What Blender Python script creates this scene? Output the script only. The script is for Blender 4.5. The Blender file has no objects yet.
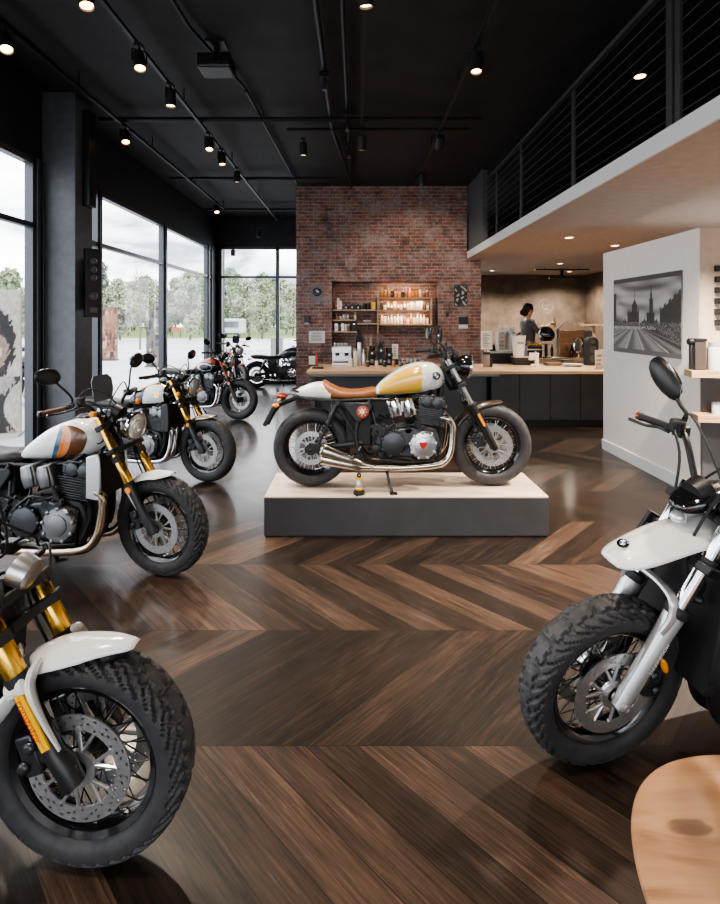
SKY, LAMP, EXPO = 7.0, 4.2, .2
import bpy, bmesh, math, random
import numpy as np
from mathutils import Vector, Matrix

random.seed(7)
rng = np.random.default_rng(11)
SC = bpy.context.scene
COL = SC.collection
PI = math.pi


def R(d):
    return math.radians(d)


def V(*a):
    return Vector(a)


# ------------------------------------------------------------------ materials
MATS = {}


def mat(name, col=(.5, .5, .5), rough=.5, metal=0., bump=0., bscale=60., var=0., vscale=8., coat=0., trans=0., emit=None, es=0., spec=.5):
    if name in MATS:
        return MATS[name]
    m = bpy.data.materials.new(name)
    m.use_nodes = True
    nt = m.node_tree
    b = nt.nodes['Principled BSDF']
    b.inputs['Base Color'].default_value = (*col, 1)
    b.inputs['Roughness'].default_value = rough
    b.inputs['Metallic'].default_value = metal
    b.inputs['Specular IOR Level'].default_value = spec
    b.inputs['Coat Weight'].default_value = coat
    b.inputs['Coat Roughness'].default_value = .06
    b.inputs['Transmission Weight'].default_value = trans
    if emit:
        b.inputs['Emission Color'].default_value = (*emit, 1)
        b.inputs['Emission Strength'].default_value = es
    if bump or var:
        tc = nt.nodes.new('ShaderNodeTexCoord')
    if var:
        n = nt.nodes.new('ShaderNodeTexNoise')
        n.inputs['Scale'].default_value = vscale
        n.inputs['Detail'].default_value = 5
        nt.links.new(tc.outputs['Object'], n.inputs['Vector'])
        r = nt.nodes.new('ShaderNodeValToRGB')
        r.color_ramp.elements[0].position = .3
        r.color_ramp.elements[1].position = .7
        r.color_ramp.elements[0].color = (*[c * (1 - var) for c in col], 1)
        r.color_ramp.elements[1].color = (*[min(1, c * (1 + var)) for c in col], 1)
        nt.links.new(n.outputs['Fac'], r.inputs['Fac'])
        nt.links.new(r.outputs['Color'], b.inputs['Base Color'])
    if bump:
        n = nt.nodes.new('ShaderNodeTexNoise')
        n.inputs['Scale'].default_value = bscale
        n.inputs['Detail'].default_value = 4
        nt.links.new(tc.outputs['Object'], n.inputs['Vector'])
        bp = nt.nodes.new('ShaderNodeBump')
        bp.inputs['Strength'].default_value = bump
        bp.inputs['Distance'].default_value = .01
        nt.links.new(n.outputs['Fac'], bp.inputs['Height'])
        nt.links.new(bp.outputs['Normal'], b.inputs['Normal'])
    MATS[name] = m
    return m


class NT:
    """tiny helper for writing node graphs"""
    def __init__(s, name):
        s.m = bpy.data.materials.new(name)
        s.m.use_nodes = True
        s.t = s.m.node_tree
        s.b = s.t.nodes['Principled BSDF']
        s.out = s.t.nodes['Material Output']
        MATS[name] = s.m

    def n(s, typ, **kw):
        o = s.t.nodes.new(typ)
        for k, v in kw.items():
            if k.startswith('i_'):
                o.inputs[k[2:].replace('_', ' ')].default_value = v
            else:
                setattr(o, k, v)
        return o

    def l(s, a, b):
        s.t.links.new(a, b)

    def math(s, op, a, b=None, c=None):
        o = s.t.nodes.new('ShaderNodeMath')
        o.operation = op
        for i, x in enumerate((a, b, c)):
            if x is None:
                continue
            if isinstance(x, (int, float)):
                o.inputs[i].default_value = x
            else:
                s.t.links.new(x, o.inputs[i])
        return o.outputs[0]

    def ramp(s, fac, stops, interp='LINEAR'):
        r = s.t.nodes.new('ShaderNodeValToRGB')
        r.color_ramp.interpolation = interp
        e = r.color_ramp.elements
        while len(e) < len(stops):
            e.new(.5)
        for i, (p, c) in enumerate(stops):
            e[i].position = p
            e[i].color = (*c, 1)
        s.t.links.new(fac, r.inputs['Fac'])
        return r.outputs['Color']

    def mix(s, fac, a, b, mode='MIX'):
        o = s.t.nodes.new('ShaderNodeMix')
        o.data_type = 'RGBA'
        o.blend_type = mode
        for sock, x in ((o.inputs[0], fac), (o.inputs[6], a), (o.inputs[7], b)):
            if isinstance(x, (int, float)):
                sock.default_value = x
            elif isinstance(x, tuple):
                sock.default_value = (*x, 1)
            else:
                s.t.links.new(x, sock)
        return o.outputs[2]


# ------------------------------------------------------------------ mesh builder
def catmull(pts, k):
    if k <= 1 or len(pts) < 3:
        return [Vector(p) for p in pts]
    P = [Vector(p) for p in pts]
    P = [P[0] * 2 - P[1]] + P + [P[-1] * 2 - P[-2]]
    out = []
    for i in range(1, len(P) - 2):
        a, b, c, d = P[i - 1:i + 3]
        for j in range(k):
            t = j / k
            out.append(.5 * ((2 * b) + (c - a) * t + (2 * a - 5 * b + 4 * c - d) * t * t + (3 * b - a - 3 * c + d) * t ** 3))
    out.append(P[-2])
    return out


class MB:
    def __init__(s, M=None):
        s.v, s.f, s.mi = [], [], []
        s.M = M or Matrix.Identity(4)
        s.cur = 0
        s.col = None

    def add(s, vs, fs):
        o = len(s.v)
        M = s.M
        s.v += [M @ Vector(p) for p in vs]
        s.f += [tuple(i + o for i in f) for f in fs]
        s.mi += [s.cur] * len(fs)
        return s

    def box(s, x0, x1, y0, y1, z0, z1):
        vs = [(x, y, z) for x in (x0, x1) for y in (y0, y1) for z in (z0, z1)]
        return s.add(vs, [(0, 1, 3, 2), (4, 6, 7, 5), (0, 4, 5, 1), (2, 3, 7, 6), (0, 2, 6, 4), (1, 5, 7, 3)])

    def obox(s, c, size, rot=None):
        """oriented box; rot = 3x3 matrix or (ax,ay,az) euler degrees"""
        if rot is None:
            Q = Matrix.Identity(3)
        elif isinstance(rot, tuple):
            from mathutils import Euler
            Q = Euler([R(a) for a in rot]).to_matrix()
        else:
            Q = rot
        c = Vector(c)
        h = [q / 2 for q in size]
        vs = [c + Q @ Vector((x, y, z)) for x in (-h[0], h[0]) for y in (-h[1], h[1]) for z in (-h[2], h[2])]
        return s.add(vs, [(0, 1, 3, 2), (4, 6, 7, 5), (0, 4, 5, 1), (2, 3, 7, 6), (0, 2, 6, 4), (1, 5, 7, 3)])

    def rings(s, rings, cap=True, closed=False):
        n = len(rings[0])
        vs = [p for r in rings for p in r]
        fs = []
        m = len(rings)
        for i in range(m if closed else m - 1):
            for j in range(n):
                a, b = i * n + j, i * n + (j + 1) % n
                i2 = (i + 1) % m
                c, d = i2 * n + (j + 1) % n, i2 * n + j
                fs.append((a, b, c, d))
        if cap and not closed:
            fs.append(tuple(range(n - 1, -1, -1)))
            fs.append(tuple((m - 1) * n + j for j in range(n)))
        return s.add(vs, fs)

    def tube(s, pts, r, n=8, k=1, cap=True, flat=1., up=None):
        P = catmull(pts, k)
        m = len(P)
        if isinstance(r, (int, float)):
            rs = [r] * m
        else:
            rr = list(r)
            rs = [float(np.interp(i / (m - 1) * (len(rr) - 1), range(len(rr)), rr)) for i in range(m)]
        rings = []
        T0 = (P[1] - P[0]).normalized()
        ref = Vector(up) if up else (Vector((0, 0, 1)) if abs(T0.z) < .9 else Vector((1, 0, 0)))
        U = (ref - T0 * ref.dot(T0)).normalized()
        for i in range(m):
            T = (P[min(i + 1, m - 1)] - P[max(i - 1, 0)]).normalized()
            U = (U - T * U.dot(T)).normalized()
            W = T.cross(U)
            rings.append([P[i] + U * (rs[i] * math.cos(2 * PI * j / n)) + W * (rs[i] * flat * math.sin(2 * PI * j / n)) for j in range(n)])
        return s.rings(rings, cap)

    def lathe(s, prof, c=(0, 0, 0), axis=(0, 0, 1), n=24, cap=True, closed=False, a0=0.):
        """prof: [(a, r)] distance along axis, radius"""
        A = Vector(axis).normalized()
        ref = Vector((0, 0, 1)) if abs(A.z) < .9 else Vector((1, 0, 0))
        U = (ref - A * ref.dot(A)).normalized()
        W = A.cross(U)
        c = Vector(c)
        rings = [[c + A * a + (U * math.cos(2 * PI * j / n + a0) + W * math.sin(2 * PI * j / n + a0)) * max(r, 1e-4) for j in range(n)] for a, r in prof]
        return s.rings(rings, cap, closed)

    def cyl(s, p0, p1, r0, r1=None, n=16):
        r1 = r0 if r1 is None else r1
        p0, p1 = Vector(p0), Vector(p1)
        L = (p1 - p0).length
        return s.lathe([(0, r0), (L, r1)], p0, p1 - p0, n)

    def ell(s, c, r, n=14, m=9, Q=None):
        c = Vector(c)
        Q = Q or Matrix.Identity(3)
        rings = []
        for i in range(m + 1):
            ph = PI * (i + .001) / (m + .002)
            rings.append([c + Q @ Vector((r[0] * math.sin(ph) * math.cos(2 * PI * j / n), r[1] * math.sin(ph) * math.sin(2 * PI * j / n), -r[2] * math.cos(ph))) for j in range(n)])
        return s.rings(rings)

    def prism(s, poly, y0, y1, axis='y'):
        """poly in the two other axes, extruded"""
        def mk(a, b, t):
            return {'y': (a, t, b), 'x': (t, a, b), 'z': (a, b, t)}[axis]
        n = len(poly)
        vs = [mk(a, b, y0) for a, b in poly] + [mk(a, b, y1) for a, b in poly]
        fs = [tuple(range(n)), tuple(range(2 * n - 1, n - 1, -1))] + [(i, i + n, (i + 1) % n + n, (i + 1) % n) for i in range(n)]
        return s.add(vs, fs)

    def grid(s, fn, nu, nv, closed_u=False, skip=None):
        vs = [fn(i / nu, j / nv) for i in range(nu + (0 if closed_u else 1)) for j in range(nv + 1)]
        fs = []
        for i in range(nu):
            i2 = (i + 1) % nu if closed_u else i + 1
            for j in range(nv):
                if skip and skip(i, j):
                    continue
                fs.append((i * (nv + 1) + j, i2 * (nv + 1) + j, i2 * (nv + 1) + j + 1, i * (nv + 1) + j + 1))
        return s.add(vs, fs)

    def build(s, name, mats, parent=None, smooth=35, bev=0., label=None, solid=0., sub=0, flip=True):
        me = bpy.data.meshes.new(name)
        me.from_pydata([tuple(p) for p in s.v], [], s.f)
        if not isinstance(mats, (list, tuple)):
            mats = [mats]
        for m in mats:
            me.materials.append(m)
        if len(mats) > 1:
            me.polygons.foreach_set('material_index', s.mi)
        if flip:
            b = bmesh.new()
            b.from_mesh(me)
            bmesh.ops.recalc_face_normals(b, faces=b.faces)
            b.to_mesh(me)
            b.free()
        if smooth:
            me.shade_smooth()
            me.set_sharp_from_angle(angle=R(smooth))
        me.update()
        o = bpy.data.objects.new(name, me)
        COL.objects.link(o)
        if parent:
            o.parent = parent
        if bev:
            md = o.modifiers.new('edge', 'BEVEL')
            md.width = bev
            md.segments = 2
            md.limit_method = 'ANGLE'
            md.angle_limit = R(40)
        if solid:
            md = o.modifiers.new('skin', 'SOLIDIFY')
            md.thickness = solid
            md.offset = 0
        if sub:
            md = o.modifiers.new('sub', 'SUBSURF')
            md.levels = md.render_levels = sub
        if label:
            o['label'] = label
        return o


def tag(o, label, cat, group=None, kind=None):
    o['label'] = label
    o['category'] = cat
    if group:
        o['group'] = group
    if kind:
        o['kind'] = kind
    return o


def struct(o, label=None):
    o['kind'] = 'structure'
    if label:
        o['label'] = label
    return o


def thing(name, label, cat, loc=(0, 0, 0), rz=0., group=None, rx=0.):
    o = bpy.data.objects.new(name, None)
    o.empty_display_size = .1
    COL.objects.link(o)
    o.location = loc
    o.rotation_euler = (R(rx), 0, R(rz))
    return tag(o, label, cat, group)


def kids(o):
    return [c for c in COL.objects if c.parent is o]


def copy_tree(o, parent=None):
    c = o.copy()
    COL.objects.link(c)
    if parent:
        c.parent = parent
    for ch in o.children:
        copy_tree(ch, c)
    return c


def text_geo(txt, size, align='CENTER'):
    cu = bpy.data.curves.new('t', 'FONT')
    cu.body = txt
    cu.size = size
    cu.align_x = align
    cu.align_y = 'CENTER'
    cu.resolution_u = 3
    o = bpy.data.objects.new('t', cu)
    COL.objects.link(o)
    bpy.context.view_layer.update()
    me = o.to_mesh()
    vs = [v.co.copy() for v in me.vertices]
    fs = [tuple(p.vertices) for p in me.polygons]
    o.to_mesh_clear()
    bpy.data.objects.remove(o)
    bpy.data.curves.remove(cu)
    return vs, fs


def pchip(xs, ys):
    """monotone cubic interpolation -> function"""
    xs = np.array(xs, float)
    ys = np.array(ys, float)
    h = np.diff(xs)
    d = np.diff(ys) / h
    m = np.zeros_like(ys)
    m[0], m[-1] = d[0], d[-1]
    for i in range(1, len(xs) - 1):
        if d[i - 1] * d[i] > 0:
            w1, w2 = 2 * h[i] + h[i - 1], h[i] + 2 * h[i - 1]
            m[i] = (w1 + w2) / (w1 / d[i - 1] + w2 / d[i])

    def f(x):
        x = min(max(x, xs[0]), xs[-1])
        i = min(int(np.searchsorted(xs, x, 'right')) - 1, len(h) - 1)
        t = (x - xs[i]) / h[i]
        return float((2 * t ** 3 - 3 * t ** 2 + 1) * ys[i] + (t ** 3 - 2 * t ** 2 + t) * h[i] * m[i] + (-2 * t ** 3 + 3 * t ** 2) * ys[i + 1] + (t ** 3 - t ** 2) * h[i] * m[i + 1])
    return f


def painted(name, w, h, nx, ny, fn, rough=.5, parent=None, thick=.0):
    """flat print in local XZ (x to the right, z up, facing -Y), colours from fn(u,v) with u,v in 0..1"""
    me = bpy.data.meshes.new(name)
    vs = [((i / nx - .5) * w, 0, j / ny * h) for j in range(ny + 1) for i in range(nx + 1)]
    fs = [(j * (nx + 1) + i, j * (nx + 1) + i + 1, (j + 1) * (nx + 1) + i + 1, (j + 1) * (nx + 1) + i) for j in range(ny) for i in range(nx)]
    me.from_pydata(vs, [], fs)
    at = me.color_attributes.new('Col', 'FLOAT_COLOR', 'POINT')
    buf = []
    for j in range(ny + 1):
        for i in range(nx + 1):
            c = fn(i / nx, j / ny)
            buf += [c[0], c[1], c[2], 1]
    at.data.foreach_set('color', buf)
    k = 'printed%.2f' % rough
    if k not in MATS:
        t = NT(k)
        a = t.n('ShaderNodeVertexColor', layer_name='Col')
        t.l(a.outputs['Color'], t.b.inputs['Base Color'])
        t.b.inputs['Roughness'].default_value = rough
    me.materials.append(MATS[k])
    o = bpy.data.objects.new(name, me)
    COL.objects.link(o)
    if parent:
        o.parent = parent
    return o


# ------------------------------------------------------------------ shared materials
BLK = mat('black satin paint', (.012, .012, .013), .38)
BLKG = mat('black gloss paint', (.008, .008, .009), .12, coat=.6)
BLKM = mat('black matte plastic', (.018, .018, .019), .55, bump=.05, bscale=300)
DKM = mat('dark engine metal', (.075, .078, .083), .36, .8, bump=.06, bscale=180)
GRM = mat('grey cast metal', (.24, .245, .25), .4, .85, bump=.08, bscale=150)
ALU = mat('brushed aluminium', (.62, .62, .63), .3, .95, bump=.02, bscale=200)
CHR = mat('chrome', (.82, .82, .83), .07, 1.)
STL = mat('exhaust steel', (.62, .57, .5), .17, 1., var=.12, vscale=9)
BRZ = mat('heat tinted exhaust steel', (.55, .43, .31), .2, 1., var=.2, vscale=9)
GOLD = mat('gold anodised metal', (.80, .47, .09), .24, 1.)
RUB = mat('tyre rubber', (.034, .034, .037), .6, bump=.12, bscale=250, var=.25, vscale=30)
RUBS = mat('soft black rubber', (.015, .015, .016), .6)
WHT = mat('pearl white paint', (.80, .785, .755), .16, coat=.7)
DISC = mat('brake disc steel', (.62, .62, .63), .3, .85, bump=.03, bscale=120)
GLS = mat('headlight glass', (.85, .87, .88), .06, .55, coat=1.)
MIR = mat('mirror glass', (.55, .58, .6), .03, 1.)
AMB = mat('amber lens', (.95, .33, .02), .18, coat=.8, emit=(1, .35, .02), es=.03)
REDL = mat('red lens', (.30, .03, .015), .25, coat=.8)
LEA = mat('tan leather', (.27, .10, .036), .42, bump=.12, bscale=90, var=.18, vscale=14)
LEAB = mat('black leather', (.02, .02, .021), .45, bump=.15, bscale=120)
YEL = mat('yellow tank paint', (.80, .47, .07), .14, coat=.8)
BLUE = mat('teal blue stripe paint', (.02, .12, .2), .2, coat=.6)
ORG = mat('orange stripe paint', (.72, .19, .025), .2, coat=.6)
ORG2 = mat('pale orange stripe paint', (.75, .28, .11), .2, coat=.6)
BRN = mat('brown stripe paint', (.13, .05, .018), .25, coat=.5)
RED = mat('red orange paint', (.55, .075, .02), .18, coat=.7)
SILV = mat('silver paint', (.52, .53, .54), .24, .6, coat=.5)
BRONZE = mat('bronze paint', (.07, .05, .036), .3, .5, coat=.4)
# ------------------------------------------------------------------ motorcycles
AX = V(1.47, 0, .335)            # front axle
RAKE = R(28)
UA = V(-math.sin(RAKE), 0, math.cos(RAKE))    # up the fork
FB = V(math.cos(RAKE), 0, math.sin(RAKE))     # forward, square to the fork


def P(t, y=0., b=0.):
    return AX + UA * t + FB * b + V(0, y, 0)


def tyre_mesh(c, R_, w, rr, n, m, tread, M):
    mb = MB(M)
    rc, hh, hw = (rr + R_) / 2, (R_ - rr) / 2 * 1.03, w / 2

    def depth(th, ph):
        a = abs(ph) / R(62)
        if tread == 'none' or a > 1.25:
            return 0
        if tread == 'knob':
            q = th * 21 / (2 * PI)
            z = q + .42 * math.sin(ph * 2.6) + (.5 if ph > 0 else 0)
            fr = z % 1
            g = 0
            if fr < .2 and a > .10:
                g = 1
            if abs(a - .42 - .1 * math.sin(q * 4 * PI)) < .085:
                g = 1
            if a > .62 and (z * 2 % 1) < .26:
                g = 1
            if a < .12 and (q * 1.0 % 1) < .3 and abs(a) < .07:
                g = .8
            return .009 * g
        q = th * 18 / (2 * PI) + (0 if ph > 0 else .5) + a * .9
        return .005 if (.12 < a < 1.05 and q % 1 < .15) else 0

    def fn(u, v):
        th = 2 * PI * u
        ph = (v - .5) * 2 * R(152)
        d = depth(th, ph)
        s_, c_ = math.sin(ph), math.cos(ph)
        y = (hw - d) * math.copysign(abs(s_) ** .8, s_)
        r = rc + (hh - d) * math.copysign(abs(c_) ** .78, c_)
        return V(c[0] + r * math.cos(th), c[1] + y, c[2] + r * math.sin(th))
    mb.grid(fn, n, m, closed_u=True)
    return mb


def arc_shell(c, r, a0, a1, wfn, M, drop=.035, n=18, m=8, rfn=None):
    """fender: curved shell around the axle between two angles (degrees, 0 = forwards, 90 = up)"""
    mb = MB(M)

    def fn(u, v):
        a = R(a0 + (a1 - a0) * u)
        t = v * 2 - 1
        w = wfn(u)
        rr = r + (rfn(u) if rfn else 0) - drop * (abs(t) ** 2.4) * min(1, w / .07)
        return V(c[0] + rr * math.cos(a), c[1] + w * t, c[2] + rr * math.sin(a))
    mb.grid(fn, n, m)
    return mb


def wheel(root, name, c, R_, w, rr, M, sp, discs, discr):
    n = sp.get('n', 48)
    c = V(*c)
    mb = MB(M)
    hw = w * .36
    mb.lathe([(-hw, rr + .006), (-hw + .004, rr + .012), (-hw + .012, rr - .004), (-.02, rr - .014), (.02, rr - .014), (hw - .012, rr - .004), (hw - .004, rr + .012), (hw, rr + .006),
              (hw - .008, rr - .012), (.02, rr - .024), (-.02, rr - .024), (-hw + .008, rr - .012)], c, (0, 1, 0), n, closed=True)
    rim = mb.build(name, sp.get('rim', BLKG), root)
    tyre_mesh(c, R_, w, rr, sp.get('tn', 72), sp.get('tm', 22), sp.get('tread', 'none'), M).build('tyre', RUB, rim, smooth=40)
    hb = MB(M)
    hb.lathe([(-.07, .018), (-.068, .03), (-.052, .05), (-.045, .05), (-.04, .032), (0, .028), (.04, .032), (.045, .05), (.052, .05), (.068, .03), (.07, .018)], c, (0, 1, 0), 20)
    hb.build('hub', sp.get('hubm', BLK), rim)
    sb = MB(M)
    ns = 36
    for i in range(ns):
        a = 2 * PI * i / ns
        sd = 1 if i % 2 else -1
        off = .42 * (1 if (i // 2) % 2 else -1)
        p0 = c + V(.046 * math.cos(a + off), .046 * sd, .046 * math.sin(a + off))
        p1 = c + V((rr - .016) * math.cos(a), .012 * sd, (rr - .016) * math.sin(a))
        sb.tube([p0, p1], .0022, 5, cap=False)
    sb.build('spokes', sp.get('spk', BLK), rim)
    for side in discs:
        db = MB(M)
        yy = side * .062
        na, nr = 96, 7
        r0, r1 = discr * .72, discr

        def hole(i, j):
            k = i % 8
            return (j == 1 and k == 1) or (j == 3 and k == 4) or (j == 5 and k == 6) or (j == 2 and k == 6) or (j == 5 and k == 2)
        for t in (-.0025, .0025):
            db.grid(lambda u, v: c + V((r0 + (r1 - r0) * v) * math.cos(2 * PI * u), yy + t, (r0 + (r1 - r0) * v) * math.sin(2 * PI * u)), na, nr, True, hole if sp.get('n', 48) > 40 else None)
        db.lathe([(-.0025, r1), (.0025, r1)], c + V(0, yy, 0), (0, 1, 0), na, cap=False)
        db.lathe([(-.0025, r0), (.0025, r0)], c + V(0, yy, 0), (0, 1, 0), na, cap=False)
        for i in range(6):
            a = 2 * PI * i / 6 + .3
            for da in (-.22, .22):
                p0 = c + V(.045 * math.cos(a), yy, .045 * math.sin(a))
                p1 = c + V(r0 * 1.03 * math.cos(a + da), yy, r0 * 1.03 * math.sin(a + da))
                db.tube([p0, p1], .006, 6)
            db.lathe([(-.005, .009), (.005, .009)], c + V(r0 * math.cos(a + .22), yy, r0 * math.sin(a + .22)), (0, 1, 0), 8)
        db.lathe([(-.006, .055), (.006, .055), (.008, .03), (-.008, .03)], c + V(0, yy, 0), (0, 1, 0), 24, closed=True)
        db.build('brake_disc', DISC, rim)
    return rim


class Tank:
    def __init__(s, top=None, bot=None, wid=None, n=2.5):
        s.top = pchip(*(top or ((.515, .56, .62, .70, .80, .90, .98, 1.04, 1.075, 1.09), (.785, .845, .895, .952, .995, 1.018, 1.01, .975, .93, .885))))
        s.bot = pchip(*(bot or ((.515, .60, .80, .95, 1.02, 1.06, 1.09), (.742, .742, .752, .768, .788, .815, .86))))
        s.wid = pchip(*(wid or ((.515, .56, .62, .72, .85, .98, 1.04, 1.075, 1.09), (.085, .108, .126, .146, .155, .142, .11, .07, .03))))
        s.x0, s.x1 = .515, 1.09
        s.n = n

    def y(s, x, z):
        zt, zb, w = s.top(x), s.bot(x), s.wid(x)
        zc, h = (zt + zb) / 2 - .015, (zt - zb) / 2 + .0001
        q = min(1, abs((z - (zt + zb) / 2) / h))
        return w * max(0, 1 - q ** s.n) ** (1 / s.n)

    def mesh(s, mb, nx=30, na=32):
        rings = []
        for i in range(nx + 1):
            u = i / nx
            x = s.x0 + (s.x1 - s.x0) * (.5 - .5 * math.cos(PI * u))
            zt, zb, w = s.top(x), s.bot(x), s.wid(x)
            zc, h = (zt + zb) / 2, (zt - zb) / 2
            ring = []
            for j in range(na):
                a = 2 * PI * j / na
                ca, sa = math.cos(a), math.sin(a)
                e = 2 / s.n
                ring.append(V(x, w * math.copysign(abs(ca) ** e, ca), zc + h * math.copysign(abs(sa) ** e, sa)))
            rings.append(ring)
        mb.rings(rings)
        return mb

    def patch(s, fn, nu=14, nv=14, off=.0018):
        class Pair(list):
            def build(s_, *a, **k):
                return [m.build(*a, **k) for m in s_]
        out = Pair()
        for sd in (-1, 1):
            def g(u, v):
                x, z = fn(u, v)
                return V(x, sd * (s.y(x, z) + off), z)
            out.append(MB().grid(g, nu, nv))
        return out


def emblem(parent, c, r, nrm, mats=None, name='emblem', txt='BMW', sides=(1,)):
    """roundel: black ring, quartered middle, letters round the top"""
    N = Vector(nrm).normalized()
    up = V(0, 0, 1)
    up = (up - N * up.dot(N)).normalized()
    X = up.cross(N)
    Mx = Matrix((X.to_4d(), up.to_4d(), N.to_4d(), V(0, 0, 0, 1))).transposed()
    Mx = Matrix.Translation(Vector(c)) @ Matrix(((X.x, up.x, N.x, 0), (X.y, up.y, N.y, 0), (X.z, up.z, N.z, 0), (0, 0, 0, 1)))
    mb = MB(Mx)
    mb.cur = 0
    mb.lathe([(0, r), (.003, r), (.004, r * .96), (.004, 0)], (0, 0, 0), (0, 0, 1), 32)
    for q in range(4):
        mb.cur = 1 if q % 2 else 2
        n = 8
        pts = [(0, 0, .0046)] + [(r * .58 * math.cos(PI / 2 * (q + k / n)), r * .58 * math.sin(PI / 2 * (q + k / n)), .0046) for k in range(n + 1)]
        mb.add(pts, [(0, k, k + 1) for k in range(1, n + 1)])
    mb.cur = 1
    if txt:
        for k, chh in enumerate(txt):
            vs, fs = text_geo(chh, r * .5)
            a = (1 - k) * .72
            Q = Matrix.Rotation(a, 4, 'Z') @ Matrix.Translation((0, r * .77, .0048))
            mb.add([Q @ v for v in vs], fs)
    return mb.build(name, mats or [BLKG, mat('emblem white', (.75, .76, .77), .25), mat('emblem blue', (.05, .09, .15), .25)], parent, smooth=0, flip=False)


def motorcycle(name, label, sp, loc, heading, lean=0.):
    root = thing(name, label, 'motorcycle', loc)
    root.rotation_mode = 'XYZ'
    root.rotation_euler = (R(lean), 0, R(heading))
    steer = R(sp.get('steer', 0))
    Q = P(.7, 0, -.06)
    S = Matrix.Translation(Q) @ Matrix.Rotation(steer, 4, UA) @ Matrix.Translation(-Q)
    I = Matrix.Identity(4)
    hi = sp.get('hi', False)
    RF = sp.get('RF', .328)
    axle = V(AX.x, 0, RF + .004)
    # wheels
    wheel(root, 'front_wheel', AX, RF, sp.get('wf', .125), .225, S, sp, (-1, 1) if sp.get('twin', True) else (1,), .162)
    rsp = dict(sp)
    if hi:
        rsp.update(tn=96, tm=22, tread='road')
    wheel(root, 'rear_wheel', (0, 0, .318), .314, .165, .215, I, rsp, (-1,), .135)
    # fork
    kind = sp.get('fork', 'usd')
    upm, lom = sp.get('forkup', GOLD), sp.get('forklo', BLK)
    hx = sp.get('fx', .105)
    ct1, ct2 = sp.get('ct', (.565, .735))
    ftop = ct2 + .065
    for sd in (-1, 1):
        y = sd * hx
        lo = MB(S)
        if kind == 'usd':
            lo.tube([P(-.015, y, .012), P(.05, y, .01), P(.09, y), P(.16, y), P(.34, y)], [.03, .034, .03, .027, .026], 14)
            lo.lathe([(-.02, .024), (.02, .024), (.024, .014), (-.024, .014)], P(0, y), (0, 1, 0), 18)
        else:
            lo.tube([P(-.02, y, .004), P(.03, y), P(.30, y), P(.375, y)], [.024, .031, .033, .036], 14)
            lo.lathe([(-.025, .022), (.025, .022), (.03, .012), (-.03, .012)], P(0, y), (0, 1, 0), 18)
        leg = lo.build('fork_leg', lom, root)
        up = MB(S)
        if kind == 'usd':
            up.tube([P(.33, y), P(.335, y), P(.50, y), P(.505, y), P(ftop, y)], [.029, .031, .031, .028, .028], 16)
        else:
            up.tube([P(.37, y), P(ftop, y)], .0245, 14)
        up.build('fork_tube', upm, leg)
        ga = MB(S)
        if kind == 'usd':
            ga.tube([P(.318, y), P(.345, y)], .033, 14)
            if ct1 > .55:
                g2 = MB(S)
                g2.tube([P(.49, y), P(.53, y)], .036, 14)
                g2.build('fork_clamp_ring', RUBS, leg)
        else:
            ga.tube([P(.365, y), P(.375, y), P(.395, y), P(.40, y)], [.036, .041, .041, .034], 14)
            g2 = MB(S)
            g2.tube([P(.565, y), P(.60, y)], .032, 14)
            g2.build('fork_clamp_ring', RUBS, leg)
        ga.build('fork_collar', RUBS, leg)
        if sp.get('reflector', True):
            rf = MB(S)
            if sp.get('sticker'):
                rf.obox(P(.215, y + sd * .028, .0), (.012, .006, .19), (0, -28, 0))
                rf.obox(P(.215, y + sd * .0265, .013), (.014, .006, .19), (0, -28, 0))
                r_ = rf.build('fork_sticker', mat('yellow fork sticker', (.9, .48, .02), .3), leg, label='yellow sticker with red lettering')
                vs, fs = text_geo('romzotor', .034)
                tb = MB(S)
                for side_y in (sd,):
                    Mt = Matrix.Translation(P(.205, y + sd * .0315, .002)) @ Matrix(((UA.x, 0, 0, 0), (0, 0, 0, 0), (UA.z, 0, 0, 0), (0, 0, 0, 1)))
                    ex = UA * (-1)
                    ey = FB * (1)
                    for f_ in (1,):
                        tb.add([P(.215, y + sd * .0318, .002) + ex * v.x + ey * v.y for v in vs], fs)
                tb.build('sticker_lettering', mat('red lettering', (.62, .03, .02), .4), leg, smooth=0, flip=False)
            elif sp.get('orangelong'):
                rf.obox(P(.25, y + sd * .031, .01), (.02, .008, .11), (0, -28, 0))
                rf.build('reflector', AMB, leg)
            elif sp.get('legtext'):
                rf.ell(P(.19, y + sd * .02, -.06), (.014, .01, .034), 14, 8, Matrix.Rotation(R(25), 3, 'Y'))
                rf.build('reflector', AMB, leg)
            else:
                rf.lathe([(-.006, .02), (.006, .02), (.008, .014)], P(.30, y + sd * .031, .0), (0, 1, 0), 16)
                rf.build('reflector', AMB, leg)
        if sp.get('legtext'):
            tb = MB(S)
            vs, fs = text_geo('2VERSUSOOM', .02)
            ex, ey = UA, FB * -1
            tb.add([P(.21, y + sd * .0335, 0) + ex * v.x + ey * v.y for v in vs], fs)
            tb.build('leg_lettering', mat('white lettering', (.8, .8, .8), .5), leg, smooth=0, flip=False)
        # caliper on this leg
        if sp.get('twin', True) or sd == 1:
            cb = MB(S)
            cc = AX + V(-.13, sd * .075, .055)
            cb.obox(cc, (.055, .05, .12), (0, -20, 0))
            cb.obox(cc + V(.03, sd * .01, .0), (.05, .02, .05), (0, -20, 0))
            for dz in (-.03, .03):
                cb.lathe([(0, .02), (.012, .018), (.015, .01)], cc + V(-.003 + dz * .3, sd * .024, dz), (0, sd, 0), 14)
            cb.build('brake_caliper', sp.get('calm', DKM), root, bev=.006)
    # clamps
    tc = MB(S)
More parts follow.
